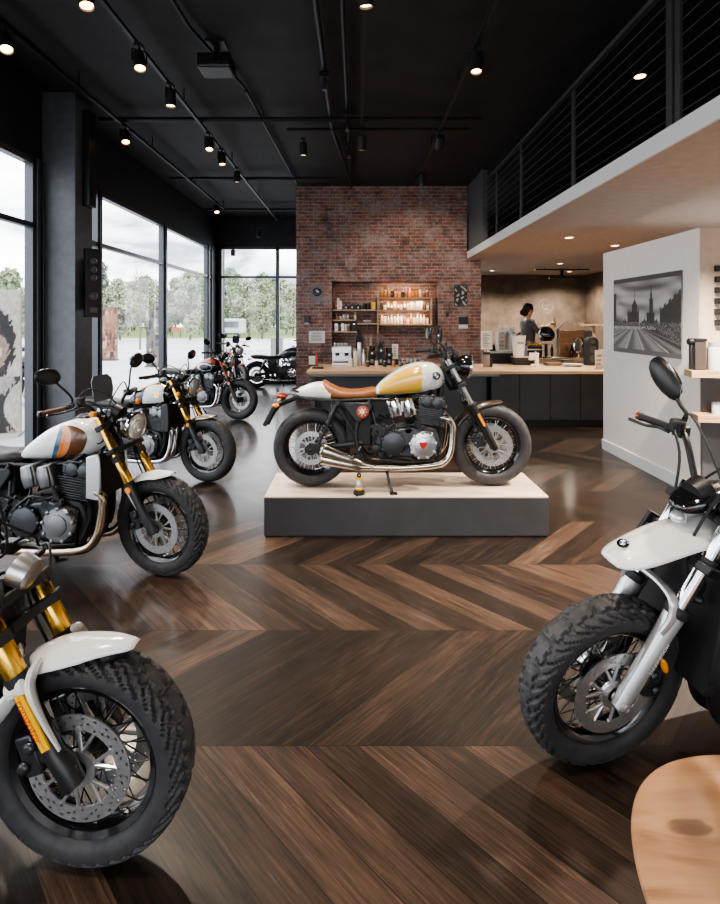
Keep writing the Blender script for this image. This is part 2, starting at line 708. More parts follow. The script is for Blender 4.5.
    for t in (ct1, ct2):
        Mq = S @ Matrix.Translation(P(t)) @ Matrix(((FB.x, 0, UA.x, 0), (0, 1, 0, 0), (FB.z, 0, UA.z, 0), (0, 0, 0, 1)))
        tc.M = Mq
        tc.prism([(-.08, -.04), (-.05, -.1), (-.03, -.145), (.03, -.145), (.045, -.10), (.01, -.055), (.01, .055), (.045, .10), (.03, .145), (-.03, .145), (-.05, .1), (-.08, .04)], -.017, .017, 'z')
    tc.M = S
    tc.cyl(P(ct1 - .015, 0, -.055), P(ct2 + .025, 0, -.055), .03, n=14)
    tc.build('triple_clamp', sp.get('clampm', BLK), root, bev=.005)
    if sp.get('topnut'):
        tn = MB(S)
        for sd in (-1, 1):
            tn.lathe([(0, .022), (.012, .022), (.014, .016), (.006, .012)], P(ftop, sd * hx), UA, 18)
        tn.lathe([(0, .03), (.014, .03), (.018, .02)], P(ct2 + .02, 0, -.055), UA, 6)
        tn.build('fork_cap', ALU, root)
    # handlebar
    bh, bw, bb = sp.get('barh', .11), sp.get('barw', .38), sp.get('barb', .13)
    base = P(ct2 + .025, 0, -.03)
    hbm = MB(S)
    ends = {}
    for sd in (-1, 1):
        pts = [base + V(0, 0, .03), base + V(-.005, sd * .07, .035), base + V(-.02, sd * .16, bh * .92), base + V(-.06, sd * .25, bh), base + V(-bb, sd * bw, bh - .01)]
        hbm.tube(pts, .0125, 10, 5)
        ends[sd] = (pts[3], pts[4])
        hbm.cyl(base + V(0, sd * .045, -.02), base + V(0, sd * .045, .05), .02, n=12)
    bar = hbm.build('handlebar', BLK, root)
    for sd in (-1, 1):
        p3, p4 = ends[sd]
        d = (p4 - p3).normalized()
        L = (p4 - p3).length
        g = MB(S)
        gl = sp.get('gripl', .125)
        prof = [(L - gl, .0165), (L - gl + .005, .02), (L - gl + .01, .0165)]
        for k in range(10):
            prof += [(L - gl + .015 + k * (gl - .02) / 10, .0168), (L - gl + .015 + (k + .5) * (gl - .02) / 10, .0152)]
        prof += [(L - .002, .019), (L + .003, .019), (L + .005, .01)]
        g.lathe(prof, p3, d, 12)
        g.build('grip', sp.get('gripm', RUBS), bar)
        ge = MB(S)
        ge.lathe([(L + .004, .016), (L + .018, .018), (L + .022, .012)], p3, d, 12)
        ge.build('bar_end', sp.get('barendm', BLK), bar)
        sw = MB(S)
        q = p3 + d * (L - gl - .045)
        sw.obox(q, (.05, .045, .045))
        sw.tube([q + V(.02, 0, .0), q + V(.05, sd * .01, .01), q + V(.065, sd * .01, .005)], .013, 8, 3)
        if sp.get('reservoir', True) and sd == -1:
            sw.lathe([(0, .03), (.045, .03), (.048, .026)], q + V(.045, .02, .01), (0, 0, 1), 16)
        sw.build('switch_pod', BLK, bar, bev=.005)
        lv = MB(S)
        e0 = q + V(.055, sd * .005, .0)
        lv.tube([e0, e0 + V(.008, sd * .05, 0), e0 + d * .1 + V(.02, 0, -.004), e0 + d * .19 + V(.012, 0, -.006)], [.009, .007, .0065, .008], 8, 5)
        lv.build('lever', sp.get('leverm', BLK), bar)
        # mirrors
        mp = sp.get('mirror', 'oval')
        if mp:
            mo = sp.get('mo', (.0, .10, .2))
            st = q + V(0, 0, .015)
            hd = st + V(mo[0], sd * mo[1], mo[2])
            mm = MB(S)
            ry = Matrix.Rotation(R(sp.get('mtilt', 12)) * sd, 3, 'X')
            yaw = Matrix.Rotation(R(8) * sd, 3, 'Z')
            rr = {'oval': (.022, .085, .052), 'round': (.02, .06, .06), 'leaf': (.024, .085, .055), 'box': (.02, .07, .075)}[mp]
            c0 = hd + V(0, sd * rr[1] * .55, rr[2] * .5)
            if mp == 'leaf':
                Lx, Wx, Nx = V(0, sd * .74, .67), V(0, -sd * .67, .74), V(1, 0, 0)
                hd = st + V(-.01, sd * .05, .105)
                c0 = hd + Lx * .10
                rings = [[c0 + Lx * (.104 * a_) + Wx * (.056 * w_ * math.sin(2 * PI * j / 18)) + Nx * (.028 * w_ * math.cos(2 * PI * j / 18)) for j in range(18)] for a_, w_ in ((-1, .08), (-.93, .32), (-.75, .58), (-.4, .86), (0, 1), (.4, .98), (.75, .78), (.93, .45), (1, .05))]
                mm.rings(rings)
            else:
                mm.ell(c0, rr, 20, 10, yaw @ ry)
            hsg = mm.build('mirror', BLK, root)
            gm = MB(S)
            Qm = yaw @ ry
            ring = [c0 + Qm @ V(-rr[0] * .55, rr[1] * .8 * math.cos(2 * PI * j / 20), rr[2] * .8 * math.sin(2 * PI * j / 20)) for j in range(20)]
            if mp == 'leaf':
                ring = [c0 + Lx * (.08 * math.cos(2 * PI * j / 20)) + Wx * (.042 * math.sin(2 * PI * j / 20)) - Nx * .02 for j in range(20)]
            ring2 = [p + Qm @ V(-rr[0] * .4, 0, 0) for p in ring]
            gm.rings([ring, ring2])
            gm.build('mirror_glass', MIR, hsg)
            ms = MB(S)
            if mp == 'leaf':
                ms.tube([st, st + V(.0, -sd * .012, .06), hd + V(0, -sd * .02, -.02), hd + V(0, sd * .02, .02), c0], .0085, 8, 4)
            else:
                ms.tube([st, st + V(.005, sd * .01, mo[2] * .3), hd + V(0, -sd * .02, -.03), hd + V(0, sd * .02, .012), c0], .007, 8, 4)
            ms.build('mirror_stem', BLK, hsg)
    # instrument
    im = MB(S)
    ic = P(ct2 + .065, 0, .06) if not sp.get('ic') else P(*sp['ic'])
    nrm = (UA * .75 + FB * -.65).normalized()
    im.lathe([(-.05, .03), (-.045, .046), (0, .052), (.008, .052), (.008, .046), (.003, .044)], ic, nrm, 24)
    ins = im.build('instrument', sp.get('insm', BLK), root)
    ig = MB(S)
    ig.lathe([(.0035, .044), (.005, .0)], ic, nrm, 24)
    ig.build('dial_glass', mat('dial glass', (.02, .022, .025), .1, coat=1.), ins)
    if sp.get('screen'):
        scn = MB(S)
        scb = P(.80, .0, .09) + V(-.13, 0, .07)
        scn.rings([[scb + V(a - .008 * q, yy, zz) for a, yy, zz in ((0, -.075, -.02), (0, -.09, .05), (-.01, -.088, .12), (-.02, -.06, .15), (-.02, .06, .15), (-.01, .088, .12), (0, .09, .05), (0, .075, -.02))] for q in (0, 1)])
        scn.build('fly_screen', mat('smoked screen', (.07, .073, .08), .15, coat=1.), root)
    # headlight
    if sp.get('headlight', 'round') == 'round':
        hr = sp.get('hr', .092)
        hc = P(.655, 0, .135)
        hd = V(1, 0, -.12).normalized()
        h = MB(S)
        h.lathe([(-.13, .01), (-.12, hr * .45), (-.08, hr * .8), (-.03, hr), (.012, hr)], hc, hd, 28)
        h.obox(hc + V(-.12, 0, -.01), (.1, .16, .04))
        hl = h.build('headlight', sp.get('hlm', BLKG), root)
        b2 = MB(S)
        b2.lathe([(0, hr + .001), (.012, hr + .005), (.022, hr), (.022, hr - .008), (.008, hr - .009)], hc, hd, 32, closed=True)
        b2.build('headlight_ring', sp.get('ringm', CHR), hl)
        l2 = MB(S)
        for rr_, aa in ((hr - .008, .016),):
            l2.lathe([(.012, rr_), (.022, rr_ * .85), (.03, rr_ * .5), (.033, .0)], hc, hd, 28)
        l2.lathe([(.02, rr_ * .55), (.034, rr_ * .5), (.037, rr_ * .42), (.037, 0)], hc, hd, 20)
        l2.build('headlight_lens', GLS, hl)
    elif sp.get('headlight') == 'cowl':
        h = MB(S)
        q = V(1.14, 0, 1.025)
        rings = []
        for xx, ww, zb, zt in [(a * .9, b_ * .66, c_ * .62, d_ * .6) for a, b_, c_, d_ in ((-.1, .06, .0, .11), (-.04, .1, -.03, .1), (.03, .105, -.045, .085), (.09, .085, -.05, .05), (.125, .055, -.045, .01), (.135, .02, -.035, -.01))]:
            zc, hh_ = (zb + zt) / 2, (zt - zb) / 2
            rings.append([q + V(xx, ww * math.copysign(abs(math.cos(a)) ** .7, math.cos(a)), zc + hh_ * math.copysign(abs(math.sin(a)) ** .7, math.sin(a))) for a in [2 * PI * j / 20 for j in range(20)]])
        h.rings(rings)
        hl = h.build('headlight', BLKG, root)
        l2 = MB(S)
        l2.ell(q + V(.10, .0, -.055), (.026, .026, .022), 16, 8)
        l2.cyl(q + V(.07, 0, -.04), q + V(.06, 0, -.10), .008)
        l2.build('headlight_lens', GLS, hl)
    # indicators
    for sd in ((-1, 1) if sp.get('indic', 1) is not False else ()):
        ib = MB(S)
        ipos = sp.get('indic', P(.60, sd * .17, .06)) if not sp.get('indic') else V(*sp['indic']) * 1
        ipos = P(.62, sd * .17, .07) if not sp.get('indic') else V(sp['indic'][0], sd * sp['indic'][1], sp['indic'][2])
        ib.tube([ipos + V(-.02, -sd * .06, 0), ipos], .006, 6)
        iob = ib.build('turn_signal', BLK, root)
        il = MB(S)
        il.tube([ipos + V(-.02, 0, 0), ipos + V(-.012, 0, 0), ipos + V(.012, 0, 0), ipos + V(.02, 0, 0)], [.012, .02, .02, .014], 12)
        il.build('turn_signal_lens', AMB, iob)
    # front fender
    fs = sp.get('fender', 'short')
    if fs in ('short', 'cafe'):
        a0, a1 = (76, 152) if fs == 'cafe' else (74, 128)
        w0 = .072
        mb = arc_shell(AX, RF + .028, a0, a1, lambda u: w0 * (.40 + .60 * math.sin(min(1, u * 2.6) * PI / 2)), S, n=28, m=12, rfn=lambda u: .014 * max(0, 1 - u * 3) ** 2)
        fo = mb.build('front_fender', sp.get('fendm', WHT), root, solid=.004)
        for sd in (-1, 1):
            st = MB(S)
            st.tube([AX + V(-.10, sd * .058, RF - .012), P(.33, sd * .085), P(.30, sd * .1)], .008, 6)
            st.tube([AX + V(-.22, sd * .07, RF - .09), AX + V(-.1, sd * .1, .12)], .007, 6)
            st.build('fender_stay', sp.get('staym', BLK), fo)
    elif fs == 'beak':     # white sculpted low fender carried by arms that run down the fork legs
        mb = arc_shell(AX, RF + .03, 66, 134, lambda u: .02 + .068 * min(1, u * 1.9) ** .7 - .012 * max(0, u - .6), S, drop=.04, n=26, m=12, rfn=lambda u: .03 * max(0, 1 - u * 2.2) ** 1.3)
        fo = mb.build('front_fender', sp.get('fendm', WHT), root, solid=.006)
        for sd in (-1, 1):
            st = MB(S)
            st.tube([P(.345, sd * .075, .06), P(.325, sd * .106, .05), P(.29, sd * .125, .04), P(.2, sd * .128, .035), P(.1, sd * .122, .034)], [.010, .02, .02, .012, .007], 10, 4, flat=.6)
            st.tube([P(.31, sd * .09, -.02), P(.29, sd * .112, -.045), P(.275, sd * .12, -.08), P(.25, sd * .11, -.13), P(.235, sd * .1, -.18)], [.012, .026, .032, .026, .012], 10, 4, flat=.45)
            st.tube([P(.31, sd * .125, -.03), P(.31, sd * .128, .03)], [.022, .022], 10, flat=.5)
            st.build('fender_bracket', sp.get('fendm', WHT), fo)
    elif fs == 'high':
        mb = MB(S)
        q = V(.93, 0, .93)
        xs = [a * .59 / .47 for a in (0, .06, .14, .24, .33, .40, .435, .456, .466, .47)]
        fw = pchip(xs, (.06, .075, .09, .096, .092, .08, .066, .046, .028, .004))
        fz = pchip(xs, (.012, .018, .018, .004, -.022, -.048, -.064, -.078, -.088, -.094))

        def fn(u, v):
            x = .59 * u
            t = v * 2 - 1
            w = fw(x)
            return q + V(x, w * t, fz(x) - .045 * abs(t) ** 2.2 * min(1, w / .085) - .0 + .008 * max(0, 1 - abs(t) * 3))
        mb.grid(fn, 48, 16)
        fo = mb.build('front_fender', WHT, root, solid=.006)
        emblem(fo, q + V(.53, 0, -.042), .021, (.42, 0, 1), name='fender_emblem')
        hg = arc_shell(AX, RF + .02, 140, 196, lambda u: .06 - .02 * u, S)
        hg.build('splash_guard', BLKM, root, solid=.004)
        br = MB(S)
        br.tube([P(.36, -.115, .02), P(.41, -.1, .04), P(.43, -.06, .05), P(.435, 0, .05), P(.43, .06, .05), P(.41, .1, .04), P(.36, .115, .02), P(.29, .115, .03)], [.02, .024, .02, .018, .018, .02, .024, .014], 10, 4, flat=.6)
        br.build('fork_brace', sp.get('forklo', SILV), root)
    # brake hoses / cables
    hb = MB()
    for sd in (-1, 1):
        a = S @ (ends[sd][0] + V(.0, 0, 0))
        hb.tube([a, a + V(.08, -sd * .06, .03), a + V(.13, -sd * .15, -.06), S @ P(.6, sd * .05, .04), S @ P(.45, sd * .07, -.03), S @ (AX + V(-.12, sd * .09, .12))], .005, 6, 5)
    hb.tube([S @ (ends[1][0]), S @ (ends[1][0] + V(.04, -.1, .09)), S @ P(.82, -.05, .02), S @ P(.66, -.1, -.05), V(1.0, -.08, .86)], .0045, 6, 5)
    hb.tube([S @ (ends[-1][0]), S @ (ends[-1][0] + V(.05, .1, .10)), S @ P(.84, .05, .04), S @ P(.66, .1, -.05), V(.98, .09, .86)], .0045, 6, 5)
    hb.build('brake_hose', RUBS, root)
    if sp.get('frontonly') == 2:
        pass
    # ------------------------------------------------ frame
    fr = MB()
    head = V(1.03, 0, .9)
    fr.cyl(S.inverted() @ S @ P(.55, 0, -.06), P(.76, 0, -.06), .034, n=14)
    fr.tube([(1.05, 0, .93), (.9, 0, .8), (.5, 0, .71)], .03, 10, 4)
    for sd in (-1, 1):
        y = sd * .12
        fr.tube([(1.06, sd * .03, .86), (1.05, sd * .08, .72), (1.04, y, .5), (1.01, y, .28), (.93, y, .205), (.55, y, .2), (.42, y, .26), (.36, y, .42), (.40, y, .6), (.48, y, .72)], .0165, 10, 4)
        fr.tube([(.5, y * .9, .725), (.2, y * .9, .712), (-.06, y * .7, .725)], .014, 10, 3)
        fr.tube([(.37, y, .42), (.27, y, .58), (.16, y * .9, .71)], .013, 10, 3)
        fr.tube([(1.04, sd * .04, .9), (.92, sd * .11, .76), (.7, sd * .12, .72), (.5, sd * .11, .72)], .014, 10, 3)
        # foot peg hanger
        fr.tube([(.40, y, .34), (.37, sd * .17, .3), (.34, sd * .19, .3)], .013, 8, 2)
    fr.tube([(-.06, -.085, .725), (-.1, 0, .73), (-.06, .085, .725)], .014, 8, 3)
    fr.build('frame', BLK, root)
    pg = MB()
    for sd in (-1, 1):
        pg = MB()
        pg.tube([(.38, sd * .15, .31), (.38, sd * .27, .31)], [.011, .014], 8)
        pg.build('foot_peg', BLK, root)
    sw = MB()
    for sd in (-1, 1):
        y = sd * .105
        sw.tube([(.42, y * .9, .37), (.25, y, .35), (.05, y, .325), (-.05, y, .318)], [.026, .026, .03, .024], 10, 3, flat=.6)
        sw.lathe([(-.015, .045), (.015, .045), (.02, .03), (-.02, .03)], (0, y, .318), (0, 1, 0), 18)
        sw.lathe([(0, .016), (.025, .016), (.028, .01)], (0, y + sd * .015, .318), (0, sd, 0), 6)
    sw.obox((.06, -.118, .325), (.16, .03, .075), (0, 8, 0))
    sw.build('swingarm', BLK, root, bev=.003)
    # shocks
    for sd in (-1, 1):
        y = sd * .135
        t0, t1 = V(.06, y, .36), V(.215, y, .70)
        d = (t1 - t0).normalized()
        sk = MB()
        sk.cyl(t0, t1, .012, n=10)
        sk.cyl(t0 + d * .2, t1 - d * .02, .02, n=12)
        sk.lathe([(-.02, .02), (.02, .02)], t0, (0, 1, 0), 12)
        sk.lathe([(-.02, .02), (.02, .02)], t1, (0, 1, 0), 12)
        so = sk.build('shock_absorber', ALU if not sp.get('blackshock') else BLK, root)
        s2 = MB()
        side = V(0, 1, 0)
        fx = d.cross(side)
        L = (t1 - t0).length
        s2.tube([t0 + d * (L * (.14 + .7 * q / 90)) + (fx * math.cos(q * 2 * PI / 10) + side * math.sin(q * 2 * PI / 10)) * .027 for q in range(91)], .0055, 6)
        s2.build('shock_spring', sp.get('springm', BLK), so)
    # ------------------------------------------------ engine
    em = sp.get('engm', DKM)
    e = MB()
    e.prism([(.50, .30), (.56, .235), (.95, .225), (1.02, .27), (1.04, .38), (1.0, .50), (.86, .54), (.74, .545), (.60, .52), (.51, .45)], -.155, .155)
    e.prism([(.58, .27), (.98, .25), (.99, .47), (.8, .52), (.6, .49)], -.185, .185)
    e.prism([(.6, .205), (.92, .2), (.96, .25), (.55, .25)], -.11, .11)
    eng = e.build('engine', em, root, bev=.02)
    cyl = MB()
    tilt = R(8)
    for k in range(9):
        zz = .53 + k * .0155
        xx = .935 + k * .0155 * math.tan(tilt)
        cyl.obox((xx, 0, zz), (.235, .33 - .012 * (k % 2), .0065), (0, 8, 0))
    cyl.obox((.945, 0, .6), (.19, .29, .15), (0, 8, 0))
    cyl.build('cylinder_block', sp.get('cylm', em), eng, bev=.002)
    hd = MB()
    hd.obox((.965, 0, .70), (.215, .31, .06), (0, 8, 0))
    hd.obox((.97, 0, .735), (.19, .27, .035), (0, 8, 0))
    for yy in (-.11, -.04, .04, .11):
        hd.lathe([(0, .028), (.02, .028), (.026, .018)], (.975 + .0, yy, .74), (.14, 0, 1), 14)
        hd.lathe([(0, .024), (.02, .024), (.025, .014)], (1.065, yy, .66), (1, 0, -.1), 12)
    for sd in (-1, 1):
        hd.lathe([(0, .05), (.014, .046), (.018, .03)], (.93, sd * .15, .705), (0, sd, 0), 16)
        hd.lathe([(0, .05), (.014, .046), (.018, .03)], (1.01, sd * .15, .695), (0, sd, 0), 16)
    hd.build('cylinder_head', sp.get('headm', em), eng, bev=.008)
    for sd in (-1, 1):
        c1 = MB()
        c1.lathe([(0, .098), (.022, .098), (.034, .09), (.04, .06), (.043, .0)], (.655, sd * .18, .385), (0, sd, 0), 30)
        for i in range(7):
            a = 2 * PI * i / 7
            c1.lathe([(.02, .011), (.036, .011), (.038, .007)], (.655 + .096 * math.cos(a), sd * .18, .385 + .096 * math.sin(a)), (0, sd, 0), 8)
        c1.build('clutch_cover', sp.get('clutchm', BLK), eng)
        c2 = MB()
        c2.lathe([(0, .108), (.03, .108), (.042, .1), (.046, .066), (.052, .064), (.054, .058), (.054, 0)], (.885, sd * .178, .375), (0, sd, 0), 32)
        for i in range(9):
            a = 2 * PI * i / 9 + .2
            c2.lathe([(.02, .013), (.046, .013), (.049, .008)], (.885 + .101 * math.cos(a), sd * .178, .375 + .101 * math.sin(a)), (0, sd, 0), 8)
        cv = c2.build('generator_cover', sp.get('genm', GRM), eng)
        if sp.get('genbadge'):
            bd = MB()
            bd.prism([(.855, .405), (.915, .405), (.915, .388), (.895, .36), (.885, .352), (.872, .362), (.855, .388)], sd * .2325, sd * .2345)
            bd.build('cover_badge', mat('red badge', (.45, .03, .02), .3), eng)
    for sd in (-1, 1):
        tr = MB()
        tr.obox((.56, sd * .15, .47), (.14, .05, .1), (0, 20, 0))
        tr.lathe([(0, .04), (.03, .036), (.034, .02)], (.52, sd * .16, .34), (0, sd, 0), 16)
        tr.lathe([(0, .03), (.02, .028)], (.775, sd * .165, .49), (0, sd, 0), 14)
        tr.tube([(.62, sd * .16, .51), (.7, sd * .19, .545), (.8, sd * .18, .53), (.86, sd * .17, .57)], .011, 8, 3)
        tr.tube([(.55, sd * .19, .26), (.75, sd * .2, .245), (.98, sd * .17, .25)], .012, 8, 3)
        tr.tube([(.7, sd * .19, .28), (.78, sd * .205, .27), (.82, sd * .2, .255)], .014, 8, 3)
        tr.tube([(.5, sd * .14, .62), (.52, sd * .17, .5), (.5, sd * .17, .4)], .009, 8, 3)
        tr.tube([(1.02, sd * .16, .3), (1.05, sd * .13, .42), (1.03, sd * .15, .56)], .014, 8, 3)
        rc = random.Random(19 + sd)
        if sp.get('n', 48) >= 44:
            for k in range(34):
                x, z = rc.uniform(.47, 1.0), rc.uniform(.24, .56)
                if (x - .655) ** 2 + (z - .385) ** 2 < .0085 or (x - .885) ** 2 + (z - .375) ** 2 < .012:
                    continue
                q0 = rc.uniform(.007, .013)
                tr.lathe([(0, q0 * 1.5), (.006, q0 * 1.5), (.006, q0), (.016, q0), (.018, q0 * .6)], (x, sd * .183, z), (0, sd, 0), 7)
            for k in range(7):
                x, z = rc.uniform(.5, .8), rc.uniform(.5, .7)
                tr.tube([(x, sd * .12, z), (x + rc.uniform(-.05, .1), sd * rc.uniform(.16, .2), z - .06), (x + rc.uniform(-.08, .12), sd * .185, z - .16), (x + rc.uniform(-.05, .15), sd * .17, z - .24)], rc.uniform(.005, .010), 6, 4)
            for k in range(7):
                tr.obox((rc.uniform(.46, .9), sd * .185, rc.uniform(.25, .56)), (rc.uniform(.03, .07), .02, rc.uniform(.02, .05)), (0, rc.uniform(-30, 30), 0))
        tr.build('engine_fitting', sp.get('fitm', BLK), eng, bev=.004)
    for sd in (-1, 1):
        ab = MB()
        for xx in (.665, .775):
            ab.obox((xx, sd * .125, .665), (.095, .15, .145), (0, -16, 0))
            ab.tube([(xx + .015, sd * .2, .60), (xx, sd * .205, .665), (xx - .018, sd * .2, .73)], [.036, .042, .036], 12, 3, flat=.5)
        ab.lathe([(0, .045), (.05, .04), (.07, .03)], (.82, sd * .1, .64), (1, 0, .05), 14)
        ab.obox((.72, sd * .14, .665), (.06, .10, .07))
        ab.build('airbox', sp.get('airm', GRM), eng, bev=.014)
    # exhaust
    ex = MB()
    sides = sp.get('exsides', (-1,))
    exm = sp.get('exm', STL)
    for sd in (-1, 1):
        for j, yy in enumerate((.14, .06)[:sp.get('npipe', 2)]):
            zb = .205
            ex.tube([(1.03, sd * (yy * .8), .575), (1.085, sd * yy, .572), (1.125, sd * yy, .53), (1.128, sd * yy, .44), (1.11, sd * (yy + .01), .31), (1.06, sd * (yy + .015), .235), (.96, sd * (yy + .02), zb), (.7, sd * (yy + .02), .19), (.5, sd * (yy + .025), .195)], sp.get('piper', .0255), 14, 6)
    xo = ex.build('exhaust_pipe', exm, root)
    for sd in sides:
        for j in range(sp.get('nmuf', 2)):
            mf = MB()
            dz = -.055 * j
            p0 = V(.52, sd * .165, .197 - .0 * j)
            p1 = V(.40, sd * (.175 + .0 * j), .225 + dz * .5)
            p2 = V(.09, sd * (.205 - .01 * j), .345 + dz * 1.3)
            if sp.get('mufflow'):
                p1, p2 = V(.38, sd * .18, .205), V(-.2, sd * .2, .27)
            mf.tube([p0, p1, p1.lerp(p2, .25), p1.lerp(p2, .9), p2], [.026, .029, .04, .052, .05], 18, 3)
            mo_ = mf.build('muffler', sp.get('mufm', exm), xo)
            me_ = MB()
            dd = (p2 - p1).normalized()
            me_.lathe([(-.015, .054), (.0, .056), (.004, .05), (-.03, .04)], p2, dd, 18)
            me_.build('muffler_tip', CHR if not sp.get('mufm') else sp['mufm'], xo)
    # radiator
    if sp.get('radiator'):
        rd = MB()
        rw = sp.get('radw', .17)
        rh = .46 if sp.get('radbig') else .26
        rd.obox((1.165, 0, .62) if sp.get('radbig') else (1.10, 0, .665), (.035, rw * 2, rh), (0, -9, 0))
        ro = rd.build('radiator', sp.get('radm', MATS['radiator fins']), root)
        for sd in (-1, 1):
            rs = MB()
            rs.prism([(1.03, .53), (1.125, .515), (1.13, .60), (1.115, .79), (1.10, .81), (1.025, .79)], sd * (rw + .0), sd * (rw + .02))
            if sp.get('radbig'):
                rs.prism([(1.03, .36), (1.10, .39), (1.125, .52), (1.03, .54)], sd * rw, sd * (rw + .02))
            rso = rs.build('radiator_shroud', sp.get('shroudm', BLK), ro, bev=.008)
        if sp.get('radbig'):
            rg = MB()
            for sd in (-1, 1):
                rg.tube([(1.13, sd * (rw + .01), .86), (1.20, sd * (rw + .02), .70), (1.19, sd * (rw + .005), .50), (1.12, sd * .15, .37), (1.05, sd * .12, .30)], .03, 10, 4, flat=.5)
            rg.tube([(1.02, -.14, .33), (1.06, 0, .3), (1.02, .14, .33)], .03, 10, 3)
            rg.build('radiator_guard', BLKM, root)
            hn = MB()
            hn.ell((1.215, .10, .76), (.03, .02, .045), 12, 8)
            hn.ell((1.215, .10, .715), (.022, .03, .02), 12, 8)
            hn.build('horn', BLK, root)
            bp = MB()
            bp.prism([(.62, .2), (.98, .19), (1.08, .3), (1.06, .36), (.9, .3), (.62, .28)], -.15, .15)
            bp.build('belly_plate', BLKM, root, bev=.01)
            rg2 = MB()
            rg2.tube([(.98, .16, .33), (1.05, .22, .29), (1.04, .24, .23), (1.08, .25, .2)], .02, 8, 3, flat=.6)
            rg2.build('side_bracket', BLKM, root)
    # ------------------------------------------------ tank
    tk = Tank()
    to = tk.mesh(MB()).build('fuel_tank', sp.get('tankm', WHT), root, smooth=60)
    cp = MB()
    cp.lathe([(-.01, .045), (.006, .045), (.012, .038), (.014, 0)], (.9, 0, 1.018), (0, 0, 1), 22)
    cp.build('fuel_cap', sp.get('capm', BLK), to)
    sty = sp.get('paint')
    if sty == 'yellow':
        def fy(u, v):
            x = .545 + .34 * u
            zt = tk.top(x) - .014 - .004 * u
            zb = tk.bot(x) + .022
            if u > .93:
                q = (u - .93) / .07
                zt -= .022 * q * q
                zb += .022 * q * q
            return x, zb + (zt - zb) * v
        tk.patch(fy, 30, 14).build('yellow_panel', YEL, to, smooth=60, label='yellow side panel of the tank')

        def fl(u, v):
            x = .53 + .52 * u
            return x, tk.bot(x) + .004 + .010 * v
        tk.patch(fl, 26, 2).build('tank_pinstripe', mat('dark green pinstripe', (.03, .06, .045), .3), to)
        for sd in (-1, 1):
            emblem(to, (1.0, sd * (tk.y(1.0, .912) + .001), .912), .033, (.12, sd, .12), name='tank_emblem')
    elif sty == 'stripes':
        cs = [(.065, .10, BLUE, 'blue_stripe'), (.10, .128, ORG, 'orange_stripe'), (.128, .165, ORG2, 'pale_orange_stripe'), (.165, .262, BRN, 'brown_panel')]
        for c0, c1, m_, nm in cs:
            def fs_(u, v):
                t = -.97 + 1.94 * v
                c_ = c0 + (c1 - c0) * u
                return .742 + .030 * t + .35 * c_ + .65 * c_ * max(0, 1 - abs(t) ** 2.6) ** .6, .872 + .112 * t
            tk.patch(fs_, 8, 20).build(nm, m_, to, smooth=60)
    elif sty == 'blackwhite':
        def f1(u, v):
            x = .78 + .23 * u
            a, b = tk.bot(x) + .035, tk.top(x) - .03
            x2 = x + .05 * (v - .5) * (1 - u)
            return x2, a + (b - a) * v
        tk.patch(f1, 14, 12).build('white_panel', WHT, to, smooth=60)

        def f2(u, v):
            x = .62 + .4 * u
            b = tk.top(x) - .018
            return x, b - .012 + .012 * v
        tk.patch(f2, 20, 2).build('gold_line', GOLD, to, smooth=60)
        for sd in (-1, 1):
            emblem(to, (.95, sd * (tk.y(.95, .885) + .002), .885), .03, (.1, sd, .1), [GOLD, BRN, GOLD], 'tank_emblem', None)
    elif sty == 'orangetop':
        def f1(u, v):
            x = .60 + .44 * u
            b = tk.top(x) - .008
            return x, b - .06 + .055 * v
        tk.patch(f1, 20, 6).build('orange_panel', RED, to, smooth=60)

        def f3(u, v):
            a = 2 * PI * u
            return .86 + .15 * v * math.cos(a), .862 + .068 * v * math.sin(a)
        tk.patch(f3, 28, 4, off=.004).build('silver_oval', SILV, to, smooth=60)

        def f4(u, v):
            a = 2 * PI * u
            return .875 + .12 * v * math.cos(a), .862 + .05 * v * math.sin(a)
        tk.patch(f4, 28, 4, off=.007).build('black_oval', BLKG, to, smooth=60)
    # ------------------------------------------------ seat and tail
    def loft(mb, st):
        rings = []
        for x, zb, zt, w in st:
            zc, h = (zb + zt) / 2, (zt - zb) / 2
            rings.append([V(x, w * math.copysign(abs(math.cos(a)) ** .6, math.cos(a)), zc + h * math.copysign(abs(math.sin(a)) ** .7, math.sin(a))) for a in [2 * PI * j / 24 for j in range(24)]])
        mb.rings(rings)
        return mb
    if sp.get('tail', 'flat') == 'cafe':
        so = loft(MB(), [(.535, .722, .80, .085), (.5, .72, .806, .1), (.42, .718, .79, .115), (.32, .718, .783, .122), (.22, .719, .8, .125), (.15, .72, .835, .12), (.112, .722, .862, .11), (.095, .735, .862, .1)]).build('seat', sp.get('seatm', LEA), root, smooth=60)
        st_ = MB()
        for k in range(6):
            pass
        cw = loft(MB(), [(.16, .712, .80, .122), (.10, .712, .853, .112), (.04, .713, .848, .104), (-.03, .718, .83, .09), (-.09, .73, .805, .068), (-.125, .745, .785, .04), (-.135, .76, .77, .01)]).build('tail_cowl', WHT, root, smooth=60)
        tl0 = V(-.13, 0, .745)
        rf = MB()
        rf.tube([(.0, 0, .72), (-.12, 0, .73), (-.2, 0, .70), (-.27, 0, .665), (-.3, 0, .62)], [.03, .032, .03, .026, .02], 10, 4, flat=1.6)
        rf.tube([(-.27, 0, .67), (-.33, 0, .56), (-.36, 0, .5)], .012, 8, 2, flat=2)
        rf.build('tail_bracket', BLK, root)
        pl = MB()
        pl.obox((-.335, 0, .585), (.034, .17, .19), (0, 28, 0))
        pl.build('plate_holder', BLKM, root, bev=.004)
        tl = MB()
        tl.ell((-.255, 0, .735), (.05, .05, .022), 16, 8, Matrix.Rotation(R(15), 3, 'Y'))
        tl.build('tail_light', REDL, root)
